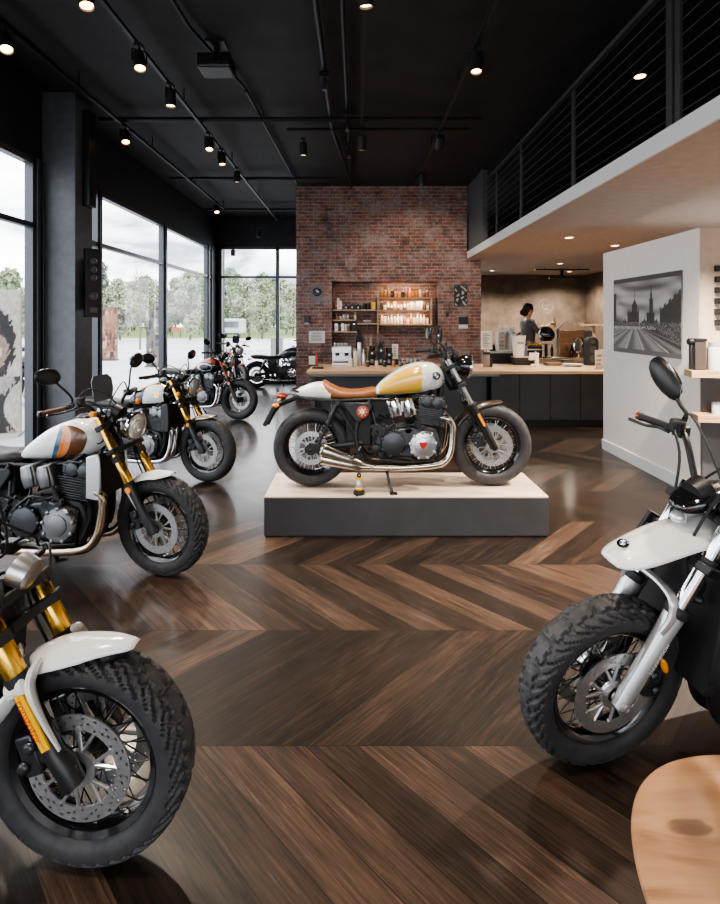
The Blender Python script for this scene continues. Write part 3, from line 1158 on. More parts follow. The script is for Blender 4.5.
        for sd in (-1, 1):
            ts = MB()
            ts.tube([(-.2, sd * .03, .7), (-.26, sd * .1, .675)], .007, 8)
            t_ = ts.build('rear_turn_signal', BLK, root)
            tsl = MB()
            tsl.ell((-.28, sd * .12, .673), (.03, .02, .018), 12, 8)
            tsl.build('turn_signal_lens', AMB, t_)
        gr = MB()
        gr.tube([(-.1, -.08, .775), (-.14, -.07, .785), (-.17, -.03, .78), (-.17, .03, .78), (-.14, .07, .785), (-.1, .08, .775)], .009, 8, 3)
        gr.build('grab_rail', BLK, root)
    else:
        loft(MB(), [(.545, .722, .80, .09), (.5, .72, .812, .115), (.42, .718, .80, .13), (.30, .718, .795, .138), (.15, .72, .815, .135), (.0, .722, .82, .12), (-.1, .73, .815, .1), (-.14, .745, .80, .08), (-.15, .76, .785, .03)]).build('seat', sp.get('seatm', LEAB), root, smooth=60)
        mb = arc_shell(V(0, 0, .318), .345, 55, 165, lambda u: .09, I)
        mb.build('rear_fender', sp.get('rfm', BLKG), root, solid=.004)
        tl = MB()
        tl.obox((-.2, 0, .70), (.05, .09, .05), (0, 20, 0))
        tl.build('tail_light', REDL, root, bev=.01)
        for sd in (-1, 1):
            ts = MB()
            ts.tube([(-.14, sd * .06, .71), (-.17, sd * .14, .7)], .007, 8)
            t_ = ts.build('rear_turn_signal', BLK, root)
            tsl = MB()
            tsl.ell((-.185, sd * .155, .7), (.03, .022, .02), 12, 8)
            tsl.build('turn_signal_lens', AMB, t_)
    bx_ = MB().box(.28, .49, -.085, .085, .34, .70)
    bx_.build('battery_box', BLKM, root, bev=.015)
    # side panels
    for sd in (-1, 1):
        s_ = MB()
        s_.prism([(.255, .70), (.49, .70), (.50, .66), (.44, .57), (.39, .535), (.35, .55), (.27, .655)], sd * .115, sd * .14)
        po = s_.build('side_panel', sp.get('sidem', BLK), root, bev=.012)
        if sp.get('sidebadge'):
            mb = MB()
            mb.lathe([(0, .049), (.004, .049), (.006, .044)], (.415, sd * .14, .625), (0, sd, 0), 26)
            mb.build('side_badge', mat('orange red badge', (.42, .07, .03), .35), po)
            m3 = MB()
            rs = random.Random(3)
            m3.lathe([(.0065, .022), (.0072, .02), (.0074, 0)], (.412, sd * .14, .627), (0, sd, 0), 7)
            for k in range(7):
                a = k * .9
                m3.obox((.415 + .03 * math.cos(a), sd * .1466, .625 + .03 * math.sin(a)), (.012, .002, .006), (0, k * 40, 0))
            m3.build('badge_figure', mat('badge cream', (.75, .7, .6), .4), po)
    # stand
    sd_ = MB()
    if sp.get('stand') == 'centre':
        for sd in (-1, 1):
            sd_.tube([(.56, sd * .1, .21), (.6, sd * .13, .1), (.64, sd * .15, .015)], .014, 8, 2)
            sd_.tube([(.64, sd * .15, .012), (.7, sd * .17, .01)], .014, 8)
        sd_.tube([(.6, -.13, .1), (.6, .13, .1)], .011, 8)
        sd_.build('centre_stand', BLK, root)
        s2 = MB()
        s2.tube([(.52, .15, .22), (.56, .24, .06), (.6, .3, .012), (.72, .32, .012)], .012, 8, 2)
        s2.build('side_stand', BLK, root)
    else:
        sg = sp.get('standside', 1)
        sd_.tube([(.60, sg * .10, .2), (.62, sg * .17, .09), (.645, sg * .22, .012)], .012, 8, 2)
        sd_.obox((.655, sg * .222, .006), (.06, .045, .012))
        sd_.build('side_stand', BLK, root, bev=.002)
    return root


# radiator fin material (thin horizontal stripes)
_t = NT('radiator fins')
_tc = _t.n('ShaderNodeTexCoord')
_w = _t.n('ShaderNodeTexWave', i_Scale=34.0)
_w.bands_direction = 'Z'
_t.l(_tc.outputs['Object'], _w.inputs['Vector'])
_t.l(_t.ramp(_w.outputs['Fac'], [(.3, (.004, .004, .004)), (.75, (.045, .045, .047))]), _t.b.inputs['Base Color'])
_t.b.inputs['Roughness'].default_value = .45
_t.b.inputs['Metallic'].default_value = .4
# ------------------------------------------------------------------ setting
CEIL, SOF, FAS, MEZ, XL, YB = 4.35, 2.9, 3.035, 2.2, -3.7, 13.6

# chevron floor
t = NT('chevron wood floor')
tc = t.n('ShaderNodeTexCoord')
sp_ = t.n('ShaderNodeSeparateXYZ')
t.l(tc.outputs['Object'], sp_.inputs[0])
X, Y = sp_.outputs[0], sp_.outputs[1]
H_, PW = .75, .205
v = t.math('DIVIDE', t.math('SUBTRACT', Y, 2.02 - 40 * H_), H_)
row = t.math('FLOOR', v)
fr_ = t.math('FRACT', v)
odd = t.math('MODULO', row, 2.0)                      # 0: up-right rows, 1: up-left rows
tri = t.math('ABSOLUTE', t.math('SUBTRACT', odd, fr_))  # zigzag height 0..1
u = t.math('SUBTRACT', X, t.math('MULTIPLY', tri, H_))
pl = t.math('FLOOR', t.math('DIVIDE', u, PW))
fu = t.math('FRACT', t.math('DIVIDE', u, PW))
cb = t.n('ShaderNodeCombineXYZ')
t.l(pl, cb.inputs[0])
t.l(row, cb.inputs[1])
wn = t.n('ShaderNodeTexWhiteNoise', noise_dimensions='3D')
t.l(cb.outputs[0], wn.inputs['Vector'])
rnd = wn.outputs['Value']
# grain space: across (u), along (y)
g = t.n('ShaderNodeCombineXYZ')
t.l(t.math('MULTIPLY', u, 80.0), g.inputs[0])
t.l(t.math('MULTIPLY', t.math('ADD', Y, t.math('MULTIPLY', rnd, 30.0)), 6.5), g.inputs[1])
t.l(t.math('MULTIPLY', rnd, 17.0), g.inputs[2])
n1 = t.n('ShaderNodeTexNoise', i_Scale=1.0, i_Detail=7.0, i_Roughness=.62, i_Distortion=.6)
t.l(g.outputs[0], n1.inputs['Vector'])
g2 = t.n('ShaderNodeCombineXYZ')
t.l(t.math('MULTIPLY', u, 9.0), g2.inputs[0])
t.l(t.math('MULTIPLY', t.math('ADD', Y, t.math('MULTIPLY', rnd, 50.0)), 2.2), g2.inputs[1])
t.l(t.math('MULTIPLY', rnd, 9.0), g2.inputs[2])
n2 = t.n('ShaderNodeTexNoise', i_Scale=1.0, i_Detail=4.0, i_Roughness=.55, i_Distortion=1.2)
t.l(g2.outputs[0], n2.inputs['Vector'])
tone = t.math('ADD', t.math('MULTIPLY', t.math('POWER', rnd, 1.6), .54), t.math('MULTIPLY', n2.outputs['Fac'], .5))
tone = t.math('ADD', tone, t.math('MULTIPLY', t.math('SUBTRACT', n1.outputs['Fac'], .5), 1.3))
colr = t.ramp(tone, [(.08, (.005, .0036, .0029)), (.34, (.0155, .0097, .0069)), (.6, (.038, .0228, .0155)), (.8, (.064, .0385, .0265)), (.98, (.11, .069, .047))])
# seams
sm = t.math('MINIMUM', t.math('MULTIPLY', t.math('MINIMUM', fu, t.math('SUBTRACT', 1.0, fu)), PW * .707), t.math('MULTIPLY', t.math('MINIMUM', fr_, t.math('SUBTRACT', 1.0, fr_)), H_))
seam = t.math('LESS_THAN', sm, .0022)
t.l(t.mix(t.math('MULTIPLY', seam, .85), colr, (.006, .004, .003)), t.b.inputs['Base Color'])
t.l(t.math('ADD', .34, t.math('MULTIPLY', n1.outputs['Fac'], .2)), t.b.inputs['Roughness'])
t.b.inputs['Specular IOR Level'].default_value = .28
bp = t.n('ShaderNodeBump', i_Strength=.10, i_Distance=.004)
t.l(t.math('SUBTRACT', n1.outputs['Fac'], t.math('MULTIPLY', seam, .8)), bp.inputs['Height'])
t.l(bp.outputs['Normal'], t.b.inputs['Normal'])
t.b.inputs['Coat Weight'].default_value = .42
t.b.inputs['Coat Roughness'].default_value = .15
FLOORM = t.m

# brick
t = NT('old red brick')
tc = t.n('ShaderNodeTexCoord')
mp = t.n('ShaderNodeMapping')
mp.inputs['Rotation'].default_value = (R(90), 0, 0)
t.l(tc.outputs['Object'], mp.inputs['Vector'])
nw = t.n('ShaderNodeTexNoise', i_Scale=7.0, i_Detail=3.0)
t.l(tc.outputs['Object'], nw.inputs['Vector'])
wob = t.mix(.012, mp.outputs['Vector'], nw.outputs['Color'], 'ADD')
bk = t.n('ShaderNodeTexBrick', i_Scale=1.0, i_Mortar_Size=.010, i_Mortar_Smooth=.35, i_Bias=-.15, i_Brick_Width=.215, i_Row_Height=.0685)
bk.inputs['Color1'].default_value = (.33, .115, .075, 1)
bk.inputs['Color2'].default_value = (.11, .055, .047, 1)
bk.inputs['Mortar'].default_value = (.34, .30, .275, 1)
t.l(wob, bk.inputs['Vector'])
n1 = t.n('ShaderNodeTexNoise', i_Scale=2.6, i_Detail=7.0, i_Roughness=.62)
t.l(tc.outputs['Object'], n1.inputs['Vector'])
n2 = t.n('ShaderNodeTexNoise', i_Scale=22.0, i_Detail=5.0)
t.l(tc.outputs['Object'], n2.inputs['Vector'])
c = t.mix(t.ramp(n1.outputs['Fac'], [(.30, (.85, .85, .85)), (.47, (0, 0, 0))]), bk.outputs['Color'], (.055, .04, .038))
c = t.mix(t.ramp(n1.outputs['Fac'], [(.50, (0, 0, 0)), (.66, (.7, .7, .7))]), c, (.33, .27, .25))
c = t.mix(t.ramp(n2.outputs['Fac'], [(.35, (.5, .5, .5)), (.58, (0, 0, 0))]), c, (.13, .085, .075))
n3 = t.n('ShaderNodeTexNoise', i_Scale=5.5, i_Detail=6.0, i_Roughness=.7)
t.l(tc.outputs['Object'], n3.inputs['Vector'])
c = t.mix(t.ramp(n3.outputs['Fac'], [(.48, (0, 0, 0)), (.66, (.6, .6, .6))]), c, (.36, .30, .285))
t.l(c, t.b.inputs['Base Color'])
t.b.inputs['Roughness'].default_value = .85
bp = t.n('ShaderNodeBump', i_Strength=.6, i_Distance=.012)
t.l(t.math('SUBTRACT', t.math('MULTIPLY', n2.outputs['Fac'], .4), bk.outputs['Fac']), bp.inputs['Height'])
t.l(bp.outputs['Normal'], t.b.inputs['Normal'])
BRICK = t.m

BWALL = mat('black wall paint', (.021, .021, .023), .6, var=.25, vscale=5, bump=.06, bscale=120)
CEILM = mat('black ceiling paint', (.018, .018, .0195), .72, var=.3, vscale=3, bump=.1, bscale=80)
PILL = mat('grey black pillar paint', (.105, .11, .12), .5, var=.15, vscale=12, bump=.08, bscale=200)
FRAME = mat('dark grey window frame', (.085, .09, .098), .38, .5)
WALLW = mat('warm white wall paint', (.86, .79, .72), .7, var=.03, vscale=20, bump=.03, bscale=150)
BEIGE = mat('beige wall paint', (.56, .44, .34), .7, var=.06, vscale=14)
SOFM = mat('plaster soffit', (.50, .42, .36), .75, var=.08, vscale=10, bump=.1, bscale=60)
FASM = mat('white fascia paint', (.78, .77, .75), .55)
DBRN = mat('dark brown plaster', (.125, .094, .07), .62, var=.3, vscale=4, bump=.1, bscale=40)
CABM = mat('charcoal cabinet', (.045, .045, .049), .5, var=.08, vscale=8)
PANM = mat('grey panel', (.085, .087, .095), .5)


def wood(name, c0, c1, c2, sx=2., sy=22., sz=22., rough=.42, coat=.15):
    t = NT(name)
    tc = t.n('ShaderNodeTexCoord')
    mp = t.n('ShaderNodeMapping')
    mp.inputs['Scale'].default_value = (sx, sy, sz)
    t.l(tc.outputs['Object'], mp.inputs['Vector'])
    n = t.n('ShaderNodeTexNoise', i_Scale=1.0, i_Detail=6.0, i_Roughness=.6, i_Distortion=.8)
    t.l(mp.outputs['Vector'], n.inputs['Vector'])
    t.l(t.ramp(n.outputs['Fac'], [(.3, c0), (.52, c1), (.75, c2)]), t.b.inputs['Base Color'])
    t.b.inputs['Roughness'].default_value = rough
    t.b.inputs['Coat Weight'].default_value = coat
    return t.m


OAK = wood('oiled oak', (.40, .23, .12), (.56, .36, .21), (.66, .45, .28))
OAKP = wood('pale oak platform top', (.50, .385, .29), (.62, .50, .40), (.70, .58, .48), 3, 14, 14, .45)
OAKD = wood('warm shelf oak', (.25, .15, .075), (.36, .23, .12), (.44, .29, .16))

# glass: thin pane, transparent with a fresnel reflection
t = NT('window glass')
tr = t.n('ShaderNodeBsdfTransparent')
tr.inputs[0].default_value = (.94, .96, .97, 1)
gl = t.n('ShaderNodeBsdfGlossy', i_Roughness=.01)
lw = t.n('ShaderNodeLayerWeight', i_Blend=.5)
fz_ = t.math('ADD', .03, t.math('MULTIPLY', t.math('POWER', lw.outputs['Facing'], 5.0), .3))
mx = t.n('ShaderNodeMixShader')
t.l(fz_, mx.inputs[0])
t.l(tr.outputs[0], mx.inputs[1])
t.l(gl.outputs[0], mx.inputs[2])
t.l(mx.outputs[0], t.out.inputs['Surface'])
PANE = t.m

fl = MB().box(XL, 7.2, -5.0, 14.4, -.12, 0).build('floor', FLOORM, smooth=0)
struct(fl, 'dark brown chevron plank floor')
ce = MB().box(XL - .12, 7.4, -5.32, 14.6, CEIL, CEIL + .15).build('ceiling', CEILM, smooth=0)
struct(ce, 'black painted ceiling')

# left window wall: header, plinth, piers
WT, WTR = 3.52, 2.75
wl = MB()
wl.box(XL - .1, XL, -5.2, 14.4, WT, CEIL)
wl.box(XL - .1, XL, -5.2, 14.4, -.12, .10)
wl.box(XL - .1, XL, 6.05, 6.5, .10, WT)
wl.box(XL - .1, XL, 13.05, 14.4, .10, WT)
wl.box(XL - .1, XL, -1.6, -1.2, .10, WT)
struct(wl.build('wall_left', BWALL, smooth=0))
pi = MB().box(XL, -3.31, 6.05, 6.44, 0, CEIL)
struct(pi.build('pillar', PILL, smooth=0, bev=.006), 'grey black square pillar between the windows')


def window(idx, axis, a0, a1, mull, plane, z0=.10, z1=WT, zt=WTR, w=.06, dep=.08, glass=True):
    """frame along x or y with mullions and a transom, one pane mesh"""
    f = MB()

    def bar(a, b, c, d, z_0, z_1):
        if axis == 'y':
            f.box(plane + c, plane + d, a, b, z_0, z_1)
        else:
            f.box(a, b, plane + c, plane + d, z_0, z_1)
    bar(a0, a1, -dep, .02, z0, z0 + .09)
    bar(a0, a1, -dep, .02, z1 - .07, z1)
    bar(a0, a1, -dep * .8, .02, zt - w / 2, zt + w / 2)
    for m, ww in [(a0 + w / 2, w), (a1 - w / 2, w)] + mull:
        bar(m - ww / 2, m + ww / 2, -dep, .02, z0, z1)
        bar(m - ww * .18, m + ww * .18, .0, .045, z0, z1)
    fo = f.build('window_%d' % idx, FRAME, smooth=0, bev=.004)
    struct(fo)
    g_ = MB()
    p = plane - .05
    if axis == 'y':
        g_.add([(p, a0, z0), (p, a1, z0), (p, a1, z1), (p, a0, z1)], [(0, 1, 2, 3)])
    else:
        g_.add([(a0, p, z0), (a1, p, z0), (a1, p, z1), (a0, p, z1)], [(0, 1, 2, 3)])
    g_.build('pane', PANE, fo, smooth=0)
    return fo


window(1, 'y', -1.2, 6.05, [(2.4, .08), (5.93, .16)], XL)
window(2, 'y', 6.5, 13.05, [(7.38, .12), (9.9, .2), (12.75, .12)], XL)
window(3, 'x', XL, -1.3, [(-3.62, .14), (-2.09, .09)], YB, z1=3.6, zt=2.80)
window(4, 'y', -5.0, -1.6, [(-3.3, .08)], XL)  # unseen window added behind the camera for more interior light
window(5, 'x', -3.4, 4.4, [(-1.4, .08), (.6, .08), (2.6, .08)], -5.0)  # unseen glazing added in the front wall as frontal fill light
wb = MB()
wb.box(XL, -1.0, YB - .12, YB + .2, 3.6, CEIL)
wb.box(XL, -1.0, YB - .12, YB + .2, -.12, .10)
struct(wb.build('wall_rear', BWALL, smooth=0))
wf = MB()
wf.box(XL, 7.2, -5.3, -5.0, 3.52, CEIL)
wf.box(XL, 7.2, -5.3, -5.0, -.12, .1)
wf.box(4.4, 7.2, -5.3, -5.0, .1, 3.52)
wf.box(XL, -3.4, -5.3, -5.0, .1, 3.52)
struct(wf.build('wall_front', BWALL, smooth=0))

# brick wall with a niche
NX0, NX1, NZ0, NZ1 = -.50, 1.62, .86, 2.44
BY = 10.3
bw = MB()
bw.box(-1.22, NX0, BY, BY + .75, 0, CEIL)
bw.box(NX1, MEZ, BY, BY + .75, 0, CEIL)
bw.box(MEZ, 2.48, BY, BY + .75, 0, SOF)
bw.box(NX0, NX1, BY, BY + .75, NZ1, CEIL)
bw.box(NX0, NX1, BY, BY + .75, 0, NZ0)
bw.box(NX0, NX1, BY + .34, BY + .75, NZ0, NZ1)
struct(bw.build('wall_back', BRICK, smooth=0), 'old red brick wall with a shelf niche')
wr = MB()
wr.box(-1.3, -1.0, BY + .75, YB, 0, CEIL)
struct(wr.build('wall_inner', BWALL, smooth=0))

# mezzanine
mz = MB()
mz.box(MEZ + .02, 7.2, -5.0, BY, SOF, FAS - .002)
mz.box(2.48, 7.2, BY, 14.2, SOF, FAS - .002)
mz.build('trim_1', SOFM, smooth=0)
o_ = bpy.data.objects['trim_1']
struct(o_, 'beige plaster underside of the mezzanine')
fa = MB().box(MEZ, MEZ + .02, -5.0, BY, SOF - .004, FAS).build('trim_2', FASM, smooth=0)
struct(fa, 'white fascia edge of the mezzanine')
mw = MB().box(MEZ + .03, MEZ + .12, 9.15, BY, FAS, CEIL)
struct(mw.build('wall_mezzanine', PILL, smooth=0))
wk = MB()
wk.box(2.48, 7.2, 14.1, 14.3, 0, SOF)
wk.box(2.48, 7.2, 14.1, 14.3, FAS, CEIL)
struct(wk.build('wall_kitchen', DBRN, smooth=0), 'dark brown wall behind the bar')
wr2 = MB()
wr2.box(6.25, 6.45, 6.67, 14.1, 0, SOF)
wr2.box(7.2, 7.4, -5.2, 14.3, FAS, CEIL)
struct(wr2.build('wall_right', DBRN, smooth=0))
# thin seams on the kitchen wall
# white room box on the right
WX = 3.19
wp = MB()
wp.box(WX, WX + .15, 4.8, 6.67, 0, 2.53)
wp.box(WX + .15, 6.4, 6.5, 6.67, 0, 2.53)
struct(wp.build('wall_white', WALLW, smooth=0), 'white partition wall carrying the city photograph')
wp = MB()
wp.box(WX + .004, 5.2, 4.79, 4.99, 0, 2.53)
struct(wp.build('wall_beige', BEIGE, smooth=0), 'beige wall behind the oak shelves')
ws = MB()
ws.box(5.0, 5.2, -5.0, 4.79, 0, SOF)
struct(ws.build('wall_side', WALLW, smooth=0))
struct(MB().box(WX - .014, WX, 4.8, 6.684, 0, .13).build('baseboard_right', FASM, smooth=0, bev=.003), 'white baseboard of the partition')

# railing on the mezzanine
rl = thing('mezzanine_railing', 'dark steel cable railing along the edge of the mezzanine', 'railing', (MEZ + .08, 0, FAS))
STEEL = mat('dark railing steel', (.14, .14, .145), .38, .6)
tp = MB().box(-.025, .03, -4.9, 9.15, 1.07, 1.11)
tp.build('handrail', STEEL, rl, smooth=0, bev=.004)
for y in (-3.4, -1.6, .1, 1.9, 3.65, 5.42, 7.15, 8.4):
    q = MB().box(-.012, .012, y - .03, y + .03, 0, 1.07)
    if abs(y - 3.65) < .01:
        q.box(-.02, .03, y + .05, y + .12, 0, 1.07)
    q.box(-.04, .04, y - .06, y + .06, 0, .012)
    q.build('railing_post', STEEL, rl, smooth=0, bev=.003)
for k in range(9):
    z = .1 + k * .107
    MB().tube([(0, -4.9, z), (0, 9.14, z)], .004, 6).build('railing_cable', STEEL, rl)

# ------------------------------------------------------------------ outdoors
t = NT('pale asphalt')
tc = t.n('ShaderNodeTexCoord')
n1 = t.n('ShaderNodeTexNoise', i_Scale=.25, i_Detail=6.0)
t.l(tc.outputs['Object'], n1.inputs['Vector'])
n2 = t.n('ShaderNodeTexNoise', i_Scale=9.0, i_Detail=4.0)
t.l(tc.outputs['Object'], n2.inputs['Vector'])
t.l(t.mix(.3, t.ramp(n1.outputs['Fac'], [(.35, (.40, .41, .43)), (.65, (.58, .59, .6))]), n2.outputs['Color'], 'SOFT_LIGHT'), t.b.inputs['Base Color'])
t.b.inputs['Roughness'].default_value = .8
gr = MB()
gr.box(-90, XL - .31, -40, 130, -.3, -.06)
gr.box(XL - .31, 60, 14.6, 130, -.3, -.06)
gr.box(XL - .31, 60, -40, -5.35, -.3, -.06)
struct(gr.build('ground_outside', t.m, smooth=0), 'pale asphalt outside the windows')
GRASS = mat('grass verge', (.17, .23, .07), .9, var=.4, vscale=2)
gv = MB()
gv.box(-90, 60, 48, 125, -.1, -.055)
gv.box(-90, -42, -10, 48, -.1, -.055)
struct(gv.build('ground_verge', GRASS, smooth=0))
struct(bpy.data.objects['ground_verge'], 'green grass verge beyond the road')

LEAF = [mat('hazed leaf green', (.32, .37, .235), .8, var=.3, vscale=1.2), mat('hazed leaf olive', (.40, .42, .31), .8, var=.3, vscale=1.2), mat('hazed leaf dark', (.235, .275, .225), .8, var=.3, vscale=1.2)]  # distance haze is put into these paler, greyer leaf colours
BARK = mat('grey bark', (.16, .13, .11), .9)


def make_tree(kind):
    rs = random.Random(kind * 7 + 3)
    t_ = thing('broadleaf_tree', 'tree', 'tree')
    tb = MB()
    Hh = 7.0
    tb.tube([(0, 0, 0), (.1, .05, 2), (0, .1, 4), (.1, 0, 6)], [.16, .13, .1, .04], 8, 3)
    for k in range(9):
        a = rs.uniform(0, 2 * PI)
        z = rs.uniform(1.8, 5)
        L = rs.uniform(1.0, 2.0)
        tb.tube([(0, 0, z), (L * .5 * math.cos(a), L * .5 * math.sin(a), z + .6), (L * math.cos(a), L * math.sin(a), z + 1.4)], [.06, .04, .015], 6, 2)
    tb.build('trunk', BARK, t_)
    if kind == 3:
        for k in range(60):
            pass
    cb = MB()
    cl = []
    for k in range(26 if kind != 2 else 22):
        if kind == 2:
            z = rs.uniform(.6, 7.6)
            r = (8.2 - z) / 8.2 * 1.7 * rs.uniform(.4, 1)
        else:
            z = rs.uniform(1.3, 7.2)
            r = 2.1 * math.sin(min(PI, max(.15, (z - .6) / 7.0 * PI))) * rs.uniform(.35, 1)
        a = rs.uniform(0, 2 * PI)
        cl.append((r * math.cos(a), r * math.sin(a), z, rs.uniform(.55, 1.0)))
    for cx, cy, cz, cr in cl:
        for q in range(105 if kind != 3 else 40):
            d = Vector((rs.gauss(0, 1), rs.gauss(0, 1), rs.gauss(0, 1))).normalized() * cr * rs.uniform(.55, 1.05)
            p = V(cx, cy, cz) + d
            s_ = rs.uniform(.13, .30)
            e1 = Vector((rs.gauss(0, 1), rs.gauss(0, 1), rs.gauss(0, 1))).normalized() * s_
            e2 = e1.cross(Vector((rs.gauss(0, 1), rs.gauss(0, 1), rs.gauss(0, 1)))).normalized() * s_
            cb.add([p - e1, p - e2 * .6, p + e1, p + e2 * .6], [(0, 1, 2, 3)])
    cb.build('crown', LEAF[kind % 3 if kind < 3 else 1], t_, smooth=0, flip=False)
    return t_


protos = [make_tree(k) for k in range(4)]
kinds = ['leafy green tree', 'olive green tree', 'dark conical evergreen', 'thin sparse young tree']
spots = []
rs = random.Random(5)


def px_x(px, D):
    return (px - 357) / 515 * D


rowspec = []
for ri, (D0, sc0) in enumerate(((57, .72), (63, .85), (69.5, .9), (76.5, 1.0), (84.5, 1.15), (94, 1.3), (104, 1.4))):
    x = px_x(-75, D0) + ri * 1.3
    while x < px_x(305, D0):
        s_ = sc0 * rs.uniform(.8, 1.15)
        k = rs.choice([0, 1, 1, 0, 2, 3]) if D0 < 80 else rs.choice([2, 2, 0])
        rowspec.append((x * 515 / D0 + 357, D0 + rs.uniform(-.8, .8), k, s_))
        x += 6.0 * sc0 * rs.uniform(.98, 1.12)
rowspec += [(12, 30, 0, .6), (36, 34, 1, .6), (-18, 26, 2, .55), (120, 44, 1, .7), (190, 44, 1, .7), (262, 47, 0, .75)]
used = [False] * 4
ordn = ['first', 'second', 'third', 'fourth', 'fifth', 'sixth', 'seventh', 'eighth', 'ninth', 'tenth', 'eleventh', 'twelfth', 'thirteenth', 'fourteenth', 'fifteenth', 'sixteenth', 'seventeenth', 'eighteenth', 'nineteenth', 'twentieth', 'twenty-first', 'twenty-second', 'twenty-third', 'twenty-fourth', 'twenty-fifth', 'twenty-sixth', 'twenty-seventh', 'twenty-eighth', 'twenty-ninth', 'thirtieth']
cnt = {}
rowspec.sort()
for px, D, k, s_ in rowspec:
    o = protos[k] if not used[k] else copy_tree(protos[k])
    used[k] = True
    o.location = (px_x(px, D), D, -.055 if D > 48 else -.06)
    o.scale = (s_, s_, s_)
    o.rotation_euler = (0, 0, rs.uniform(0, 6.28))
    place = 'nearer row beyond the road' if D < 66 else ('middle row beyond the road' if D < 82 else 'far treeline')
    if D < 50:
        place = 'near the forecourt'
    key = (k, place)
    cnt[key] = cnt.get(key, 0) + 1
    i = cnt[key]
    o['label'] = '%s, %s, %s of these from the left' % (kinds[k], place, ordn[i - 1])
    o['group'] = 'trees outside the windows'
# one thin bare tree
bt = thing('bare_tree', 'tall thin leafless tree standing on the forecourt', 'tree', (px_x(140, 30), 30, -.06))
tb = MB()
tb.tube([(0, 0, 0), (.03, 0, 1.5), (0, .04, 3), (.03, 0, 4.6)], [.07, .06, .045, .012], 8, 3)
for k in range(26):
    a = rs.uniform(0, 6.28)
    z = rs.uniform(1.5, 4.2)
    L = rs.uniform(.5, 1.25) * (5.2 - z) / 3
    p1 = V(L * .6 * math.cos(a), L * .6 * math.sin(a), z + .4)
    p2 = V(L * math.cos(a), L * math.sin(a), z + 1.0)
    tb.tube([(0, 0, z), p1, p2], [.022, .014, .005], 5, 2)
    tb.tube([p1, p1 + V(.2 * math.cos(a + 1), .2 * math.sin(a + 1), .4)], [.01, .004], 4)
    tb.tube([p1, p1 + V(.2 * math.cos(a - 1), .2 * math.sin(a - 1), .35)], [.01, .004], 4)
tb.build('trunk', BARK, bt)

# free-standing printed boards outside
def rect_patches(seed, base, cols, n):
    r_ = random.Random(seed)
    rects = [(r_.random(), r_.random(), r_.uniform(.06, .3), r_.uniform(.03, .16), r_.choice(cols)) for _ in range(n)]

    def fn(u, v):
        c = base
        for a, b, w, h, k in rects:
            if abs(u - a) < w / 2 and abs(v - b) < h / 2:
                c = k
        nz = .85 + .3 * ((math.sin(u * 91 + v * 57) * 43758.5) % 1)
        return tuple(x * nz for x in c)
    return fn


def board(name, label, px, D, w, h, fn, nx, ny, edge=(.1, .08, .07), rz=0):
    b = thing(name, label, 'display board', (px_x(px, D), D, -.06), rz)
    q = MB().box(-w / 2, w / 2, .003, .05, .04, h)
    q.box(-w / 2, w / 2, -.15, .2, 0, .04)
    q.build('backing', mat('board edge %s' % (edge,), edge, .6), b, smooth=0, bev=.004)
    p = painted('print', w * .97, h * .97, nx, ny, fn, .6, b)
    p.location = (0, 0, .05)
    return b


brown = rect_patches(4, (.26, .13, .08), [(.13, .055, .035), (.34, .19, .12), (.05, .03, .03), (.22, .10, .06), (.42, .27, .19)], 60)
board('display_board', 'tall rust brown patchwork board outside the window', 109, 22, .70, 2.28, brown, 26, 70)
greyb = rect_patches(9, (.13, .12, .115), [(.03, .03, .03), (.3, .28, .27), (.07, .065, .06), (.45, .42, .40), (.2, .13, .09)], 50)
board('display_board', 'tall dark grey patchwork board outside by the mullion', 152.5, 19, .48, 2.1, greyb, 20, 60)


def portrait(u, v):
    """abstract brush-stroke head in cream, brown and black"""
    base = (.50, .45, .39)
    w1 = math.sin(u * 9 + 3.1 * math.sin(v * 5.3 + u * 2)) + math.sin(v * 14 - u * 6 + 2 * math.sin(u * 7))
    w2 = math.sin(u * 31 + 5 * math.sin(v * 17)) * math.sin(v * 39 + 4 * math.sin(u * 19))
    hair = ((u - .22) / .70) ** 2 + ((v - .63) / .31) ** 2
    face = ((u - .28) / .50) ** 2 + ((v - .57) / .23) ** 2
    if hair < 1 + .12 * w2:
        base = (.02, .018, .018)
    if face < 1 + .2 * w2:
        base = (.30, .22, .17) if w1 > -.3 else (.045, .035, .032)
        if w1 > .9:
            base = (.55, .47, .40)
    if v < .40 and u < .95 - .25 * math.sin(v * 9):
        base = (.035, .032, .03) if w1 + .6 * w2 > -.2 else (.38, .33, .28)
    k = .9 + .2 * w2
    return tuple(c * k for c in base)


board('portrait_board', 'tall board printed with a brushed portrait in cream and black', -8, 7.6, .74, 2.18, portrait, 60, 120, (.5, .47, .42), 20)

# utility box, bus, low sign, made-up planter
ub = thing('utility_box', 'grey electrical box standing outside behind the back window', 'utility box', (px_x(277, 25), 25, -.06))
q = MB().box(-.28, .28, -.2, .2, 0, .82)
q.box(-.3, .3, -.22, .22, .82, .87)
q.build('housing', mat('utility grey', (.20, .19, .17), .7), ub, smooth=0, bev=.015)
MB().box(-.01, .01, -.206, -.2, .05, .8).box(-.24, -.22, -.21, -.2, .4, .5).build('door', DKM, ub, smooth=0)
bs = thing('parked_bus', 'white bus parked across the road behind the back window', 'bus', (px_x(231, 50), 50, -.06))
q = MB()
q.box(-.85, .85, -.2, 3, .35, 1.85)
q.build('body', mat('bus white', (.62, .62, .62), .35), bs, smooth=0, bev=.15)
MB().box(-.75, .75, -.24, -.2, 1.0, 1.6).build('windscreen', mat('bus glass', (.12, .15, .17), .1, coat=1.), bs, smooth=0)
MB().box(-.8, .8, -.26, -.2, .32, .48).build('bumper', DKM, bs, smooth=0)
